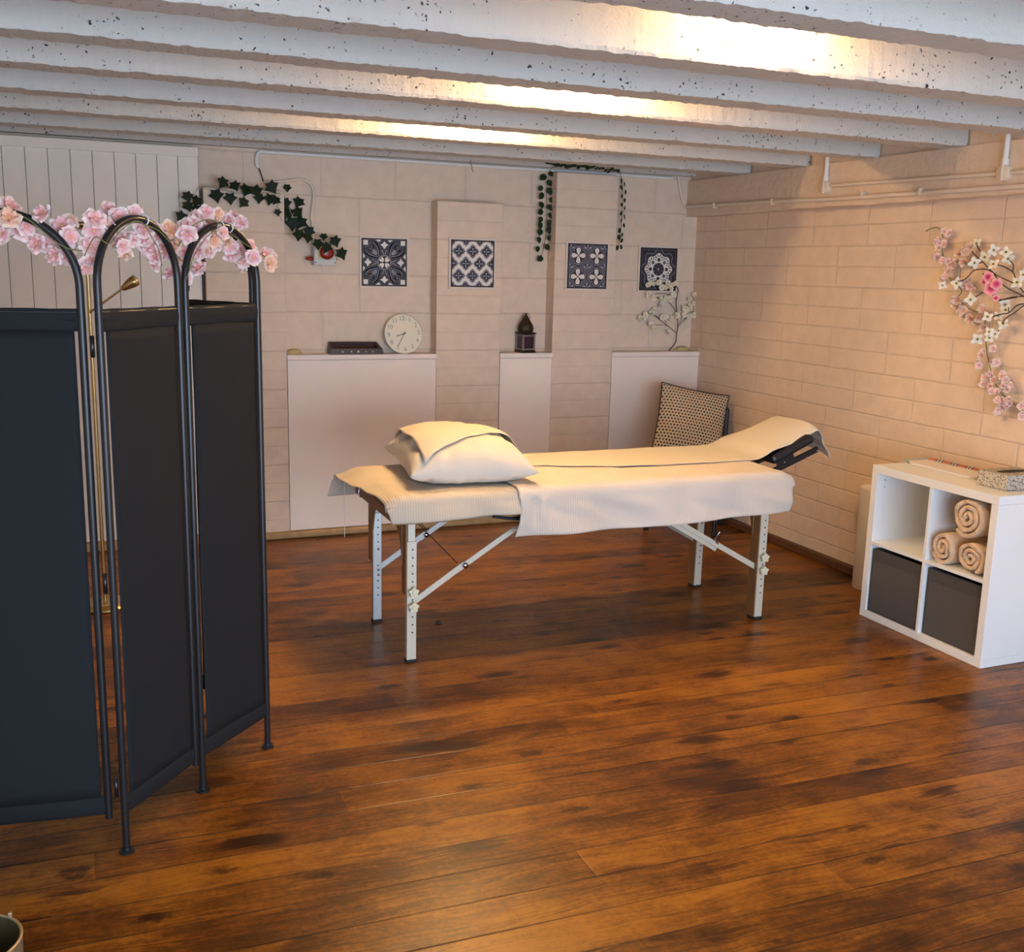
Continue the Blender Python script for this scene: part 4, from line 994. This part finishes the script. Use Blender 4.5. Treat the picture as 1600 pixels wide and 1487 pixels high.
# conduits and junction boxes on the ring beam
XB=3.95
tag(MB().tube([(XB-.013,6.40,2.118),(XB-.013,5.35,2.105),(XB-.013,4.95,2.094),(XB-.013,3.6,2.083),(XB-.013,1.0,2.07)],.0125,10).build('conduit','pipe'),'lower long painted conduit along the beam on the right wall','conduit')
tag(MB().tube([(XB-.013,4.90,2.166),(XB-.013,3.72,2.147),(XB-.013,1.0,2.12)],.0105,10).build('conduit','pipe'),'upper painted conduit linking the two junction boxes on the right wall','conduit')
for y,z,lab in ((4.935,2.160,'far junction box with a white riser pipe on the right wall beam'),(3.690,2.148,'near junction box with a white riser pipe on the right wall beam')):
    t=thing('junction_box',lab,'junction box',(XB,y,z))
    MB().lathe([(0,.030),(.034,.030),(.037,.027),(.037,0)],(XB,y,z),24,ax=(-1,0,0)).build('cover','pipe',t)
    MB().tube([(XB-.016,y,z-.034),(XB-.016,y,z+.06)],.0165,12).build('collar','pipew',t)
    MB().tube([(XB-.016,y,z+.05),(XB-.016,y,BZ+.20)],.0125,12).build('riser','pipew',t)
t=0
for y in (6.05,5.42,4.62,4.2): 
    tag(MB().obox((XB-.012,y,2.112-.0085*(6.3-y)),((1,0,0),(0,1,0),(0,0,1)),(.016,.009,.018)).build('pipe_clip','pipe',bevel=.003),'painted saddle clip on the lower conduit of the right wall beam','clip','pipe clips on the beam')
tag(MB().obox((3.968,3.80,2.335),((1,0,0),(0,1,0),(0,0,1)),(.006,.016,.016)).build('bracket','pipe',bevel=.002),'small square painted bracket above the right wall beam','bracket')

# ------------------------------------------------------------------ cube shelf and what it holds
KX,KY0,KY1,KD,KZ=3.566,3.176,3.946,.39,.77
t=thing('cube_shelf','white cube shelf with four compartments against the right wall','shelf unit',(KX+KD/2,(KY0+KY1)/2,0))
fr=.038; dv=.016; ym=(KY0+KY1)/2; zm=KZ/2
MB().box(KX,KX+KD,KY0,KY1,KZ-fr,KZ).build('top_panel','white',t,bevel=.0015)
MB().box(KX,KX+KD,KY0,KY1,0.001,fr).build('bottom_panel','white',t,bevel=.0015)
for y in (KY0,KY1-fr): MB().box(KX,KX+KD,y,y+fr,fr+.0004,KZ-fr-.0004).build('side_panel','white',t,bevel=.0012)
MB().box(KX+.001,KX+KD,ym-dv/2,ym+dv/2,fr,KZ-fr).build('divider','white',t,bevel=.001)
for y0,y1 in ((KY0+fr,ym-dv/2),(ym+dv/2,KY1-fr)): MB().box(KX+.001,KX+KD,y0,y1,zm-dv/2,zm+dv/2).build('shelf','white',t,bevel=.001)
MB().box(KX+KD-.006,KX+KD-.001,KY0+fr,KY1-fr,fr,KZ-fr).build('back_panel','board',t)
for z in (KZ-fr-.035,KZ-fr-.07): MB().lathe([(0,.0006),(.003,.0006),(.003,-.001)],(KX+.05,KY1-fr,z),10,ax=(0,-1,0)).build('peg_hole','hole',t)
for y0,y1,lab in ((ym+dv/2+.008,KY1-fr-.008,'dark grey fabric storage box in the far lower compartment of the shelf'),(KY0+fr+.008,ym-dv/2-.008,'dark grey fabric storage box in the near lower compartment of the shelf')):
    q=thing('storage_box',lab,'storage box',(KX+.19,(y0+y1)/2,fr+.001),'grey storage boxes')
    xf=KX+(.010 if y0>ym else .022)
    b=MB(); b.box(xf,xf+.008,y0,y1,fr+.002,fr+.318); b.box(xf,KX+.36,y0,y0+.006,fr+.002,fr+.318); b.box(xf,KX+.36,y1-.006,y1,fr+.002,fr+.318); b.box(KX+.354,KX+.36,y0,y1,fr+.002,fr+.318); b.box(xf,KX+.36,y0,y1,fr+.002,fr+.008)
    b.build('body','greybox',q,bevel=.002)
    b=MB(); b.box(xf-.0015,xf,y0,y1,fr+.262,fr+.318); b.build('top_hem','greyhem',q,bevel=.0006)
    b=MB(); b.box(xf-.0015,xf,y0,y1,fr+.002,fr+.014); b.box(xf-.0012,xf,y0,y0+.008,fr+.014,fr+.26); b.box(xf-.0012,xf,y1-.008,y1,fr+.014,fr+.26); b.build('edge_seam','greyhem',q)
def towel_roll(yc,zc,r,ry,turns,x0,L,lab,seed,sq_=1.0,a0=0):
    th=r/(turns+.25); n=int(turns*44); out=[];inn=[]
    for k in range(n+1):
        a=2*PI*turns*k/n; rad=.008+ (r-.008)*(k/n)
        wob=1+.05*noise.noise((math.cos(a)*1.3+seed,math.sin(a)*1.3,k*.01))
        for lst,dr in ((out,th*.40),(inn,-th*.40)):
            R_=max(.001,rad*wob+dr); lst.append((R_*math.cos(a+a0)*ry,R_*math.sin(a+a0)*sq_))
    prof=out+inn[::-1]
    segs=[0,.004,.012,.04,.10,.2,.3]; b=MB(); m=len(prof); vs=[]
    for i,s in enumerate(segs):
        s=min(s,L); sh=(.55,.85,1,1,1,1,1)[i]
        for j,(y,z) in enumerate(prof):
            jj=j if j<=n else 2*n+1-j
            mid=((out[jj][0]+inn[jj][0])/2,(out[jj][1]+inn[jj][1])/2)
            yy=mid[0]+(y-mid[0])*sh; zz=mid[1]+(z-mid[1])*sh
            dx=.010*noise.noise((mid[0]*22,mid[1]*22,seed*3.3))+.004*noise.noise((y*80,z*80,seed))
            vs.append((x0+s+dx*(1 if i<4 else .5),yc+yy+.004*noise.noise((s*8,y*20,seed)),zc+zz))
    b.add(vs,[(i*m+j,i*m+(j+1)%m,(i+1)*m+(j+1)%m,(i+1)*m+j) for i in range(len(segs)-1) for j in range(m)],0,True)
    for j in range(n): b.add([vs[j],vs[j+1],vs[2*n+1-(j+1)],vs[2*n+1-j]],[(0,1,2,3)],0,True)
    o=b.build('rolled_towel','towel',None); return tag(o,lab,'towel','rolled beige towels')
towel_roll(3.352,.640,.086,1.06,3.0,KX+.012,.33,'largest rolled beige towel on top of the two others in the shelf',1.3,1.0,-.9)
towel_roll(3.473,.471,.070,.90,2.6,KX+.010,.33,'rolled beige towel at the lower left of the three in the shelf',4.1,1.03,2.0)
towel_roll(3.316,.464,.066,1.12,2.6,KX+.014,.33,'rolled beige towel at the lower right of the three in the shelf',7.7,1.0,.3)
# pad and tissue box on top
t=thing('wire_bound_pad','pink wire-bound pad with a red and dark striped coil on the shelf top','pad',(3.82,3.76,KZ))
def rrect(x0,x1,y0,y1,r,n=6):
    P=[]
    for cx,cy,a in ((x1-r,y1-r,0),(x0+r,y1-r,90),(x0+r,y0+r,180),(x1-r,y0+r,270)):
        P+=[(cx+r*math.cos(math.radians(a+90*k/n)),cy+r*math.sin(math.radians(a+90*k/n))) for k in range(n+1)]
    return P
MB().prism(rrect(3.745,3.90,3.50,4.00-.09,.03),lambda x,y,d:(x,y,KZ+.001+d),.012).build('sheets','pad',t,bevel=.002)
MB().prism(rrect(3.742,3.90,3.495,3.915,.03),lambda x,y,d:(x,y,KZ+.0135+d),.002).build('cover','pad',t)
b=MB(); b.add([(3.745,3.905,KZ+.004),(3.90,3.905,KZ+.004),(3.905,3.935,KZ+.020),(3.740,3.935,KZ+.018),(3.745,3.905,KZ+.006),(3.90,3.905,KZ+.006),(3.905,3.935,KZ+.022),(3.740,3.935,KZ+.020)],[(0,1,2,3),(4,5,6,7),(0,1,5,4),(1,2,6,5),(2,3,7,6),(3,0,4,7)]); b.build('back_cover','pgreen',t)
for k in range(44):
    y=lerp(3.905,3.50,k/43); c=('coral','coral','dark','pad','dark')[(k//3)%5] if (k%9)<6 else ('dark' if k%2 else 'pad')
    b=MB(); b.tube([(3.888+.013*math.cos(a),y,KZ+.013+.012*math.sin(a)) for a in [2*PI*q/10 for q in range(10)]],.0024,5,closed=True); o=b.build('coil_ring','coral' if (k//5)%2==0 else ('dark' if k%2 else 'pad'),t)
t=thing('tissue_box','spotted cardboard tissue box at the near end of the shelf top','tissue box',(3.80,3.335,KZ))
x0,x1,y0,y1,z1=3.686,3.915,3.255,3.415,KZ+.068
b=MB(); b.box(x0,x1,y0,y1,KZ+.001,z1); b.build('carton','spots',t,bevel=.002)
b=MB(); n=28; vs=[((x0+x1)/2+.088*math.cos(2*PI*k/n),(y0+y1)/2+.030*math.sin(2*PI*k/n),z1+.0008) for k in range(n)]; b.add(vs,[tuple(range(n))]); b.build('opening','hole',t)
# paper roll standing behind the shelf
t=thing('paper_roll','tall white roll of couch paper standing on the floor behind the shelf','paper roll',(3.935,4.300,0))
MB().lathe([(.028,.56),(.086,.56),(.090,.556),(.090,.004),(.086,.001),(.028,.001)],(3.935,4.300,0),48).build('paper','roll',t)
MB().lathe([(.0278,.557),(.0278,.003),(.024,.003),(.024,.557),(.0278,.557)],(3.935,4.300,0),24).build('core','card',t)

# ------------------------------------------------------------------ chair and cushion in the corner
ang=math.radians(-40); Rz=Matrix.Rotation(ang,4,'Z'); CH=(3.665,5.785,0)
t=thing('corner_chair','black chair in the far right corner behind the massage table','chair',CH,None,Rz)
def cw(x,y,z): return wm(t)@Vector((x,y,z))
def cbox(b,x0,x1,y0,y1,z0,z1,rx=0):
    R=wm(t).to_3x3(); A=[R@Vector(v) for v in ((1,0,0),(0,1,0),(0,0,1))]
    if rx: Q=Matrix.Rotation(rx,3,'X'); A=[R@(Q@Vector(v)) for v in ((1,0,0),(0,1,0),(0,0,1))]
    return b.obox(cw((x0+x1)/2,(y0+y1)/2,(z0+z1)/2),A,((x1-x0)/2,(y1-y0)/2,(z1-z0)/2))
cbox(MB(),-.235,.235,-.17,.20,.43,.492).build('seat','chair',t,bevel=.022)
cbox(MB(),-.235,.235,.19,.232,.47,.80,-.12).build('backrest','chair',t,bevel=.02)
for x in (-.215,.215):
    for y in (-.14,.19):
        L=MB().tube([cw(x,y,.44),cw(x*1.03,y*1.05,.02)],.013,10).build('leg','black',t)
        MB().lathe([(0,0.001),(.018,0.001),(.016,.03),(0,.03)],cw(x*1.03,y*1.05,0),12).build('foot','rubber',L)
MB().tube([cw(-.215,-.05,.12),cw(.215,-.05,.12)],.007,8).build('stretcher','chrome',t)
MB().tube([cw(.222,-.14,.03),cw(.218,.20,.16)],.006,8).build('stretcher','chrome',t)
# cushion
b=MB()
hs=.232
def cs(sg):
    def fn(u,v):
        a=2*u-1;c=2*v-1; th=(max(0,1-abs(a)**2.4)**.6)*(max(0,1-abs(c)**2.4)**.6)
        k=1-.05*(1-c*c)*abs(a)**2; k2=1-.05*(1-a*a)*abs(c)**2
        return Vector((a*hs*k,c*hs*k2,sg*.075*th+.004*noise.noise((a*2,c*2,sg))*th))
    return fn
TC=Matrix.Translation((3.715,5.84,.700))@Matrix.Rotation(math.radians(-16),4,'Z')@Matrix.Rotation(math.radians(90-20),4,'X')@Matrix.Rotation(math.radians(-11),4,'Z')
t2=thing('cushion','beige cushion with rows of dark dots propped on the corner chair','cushion',(3.675,5.80,.50),None)
WMc=TC; 
for sg in (1,-1): b.grid(cs(sg),30,30)
o=MB(); o.v=[TC@q for q in b.v]; o.f=b.f; o.mi=b.mi; o.sm=b.sm
# build the cover with the cushion's own axes so that its dots follow the cloth
me_o=o.build('cover','cushion',t2)
I=(wm(t2).inverted()@TC); 
me_o.data.transform(I.inverted()); me_o.matrix_local=I
pts=[]
for k in range(80):
    q=k/80*4; s=int(q); f_=q-s
    a,c=((2*f_-1,-1),(1,2*f_-1),(1-2*f_,1),(-1,1-2*f_))[s]
    kk=1-.05*(1-c*c)*abs(a)**2; k2=1-.05*(1-a*a)*abs(c)**2
    pts.append(TC@Vector((a*hs*kk,c*hs*k2,0)))
MB().tube(pts,.005,8,closed=True).build('piping','piping',t2)

# ------------------------------------------------------------------ floor lamp behind the screen
LY=5.25
lp=atY(137,430,LY); LXp=lp.x
t=thing('floor_lamp','slim brass floor lamp with a reading arm behind the folding screen','floor lamp',(LXp,LY,0))
zt=atY(135,356,LY).z
MB().lathe([(0,.0),(.125,0),(.125,.018),(.02,.024),(0,.024)],(LXp,LY,0),36).build('base','brass',t)
MB().tube([(LXp,LY,.02),(LXp,LY,zt)],.009,12).build('pole','brass',t)
MB().lathe([(0,zt-.012),(.03,zt-.010),(.104,zt+.004),(.104,zt+.022),(.09,zt+.024)],(LXp,LY,0),40).build('uplighter','brass',t)
a=atY(143,486,LY-.02); c=atY(190,452,LY-.05); e=atY(213,437,LY-.06)
MB().tube([(LXp,LY,a.z-.01),a,c],.005,8).build('arm','brass',t)
d=(e-c).normalized()
MB().lathe([(0,0),(.012,.004),(.020,.03),(.026,.06),(.026,(e-c).length),(.020,(e-c).length+.004),(0,(e-c).length)],c,24,ax=d).build('reading_head','brass',t)

# ------------------------------------------------------------------ bin at the lower left, bit of fluff on the floor
BC=(-.272,2.225); r=.098; h=.25
t=thing('waste_bin','round pewter bin with a brass rim at the lower left edge of the photo','bin',(BC[0],BC[1],0))
MB().lathe([(0,.001),(r*.93,.001),(r-.002,h)],(BC[0],BC[1],0),56).build('wall','bin',t,solid=.002)
MB().lathe([(r*.90,.006),(r-.0055,h-.002)],(BC[0],BC[1],0),56).build('lining','olive',t)
MB().lathe([(r-.006+.0035*math.cos(a)+.003,h+.0035*math.sin(a)) for a in [2*PI*k/10 for k in range(11)]],(BC[0],BC[1],0),56).build('rim','rim',t)
MB().obox((BC[0]+.070,BC[1]+.066,h+.006),((1,0,0),(0,1,0),(0,0,1)),(.004,.004,.006)).build('lug','rim',t,bevel=.001)
p=atZ(685,974,0)
b=MB(); b.box(p.x-.012,p.x+.010,p.y-.008,p.y+.008,.0005,.012); b.tube([(p.x-.01,p.y-.004,.006),(p.x-.018,p.y-.008,.004)],.003,6)
tag(b.build('rubber_bung','rubber',bevel=.002),'tiny black rubber bung lying on the floor under the massage table','bung')

# blobs of yellowed filler left at the corners of the ledges
for x,y,sx in ((1.215,6.395,.045),(3.965,6.395,.060)):
    b=MB()
    def ff(u,v):
        a=2*PI*u; h=PI/2*v
        r=1+.35*noise.noise((math.cos(a)*2+x,math.sin(a)*2,v*3))
        return (x+sx*r*math.cos(a)*math.cos(h),y+.022*r*math.sin(a)*math.cos(h),ZL+.026*r*math.sin(h))
    b.grid(ff,20,8); struct('trim_%d'%NT_,b,'filler'); NT_+=1
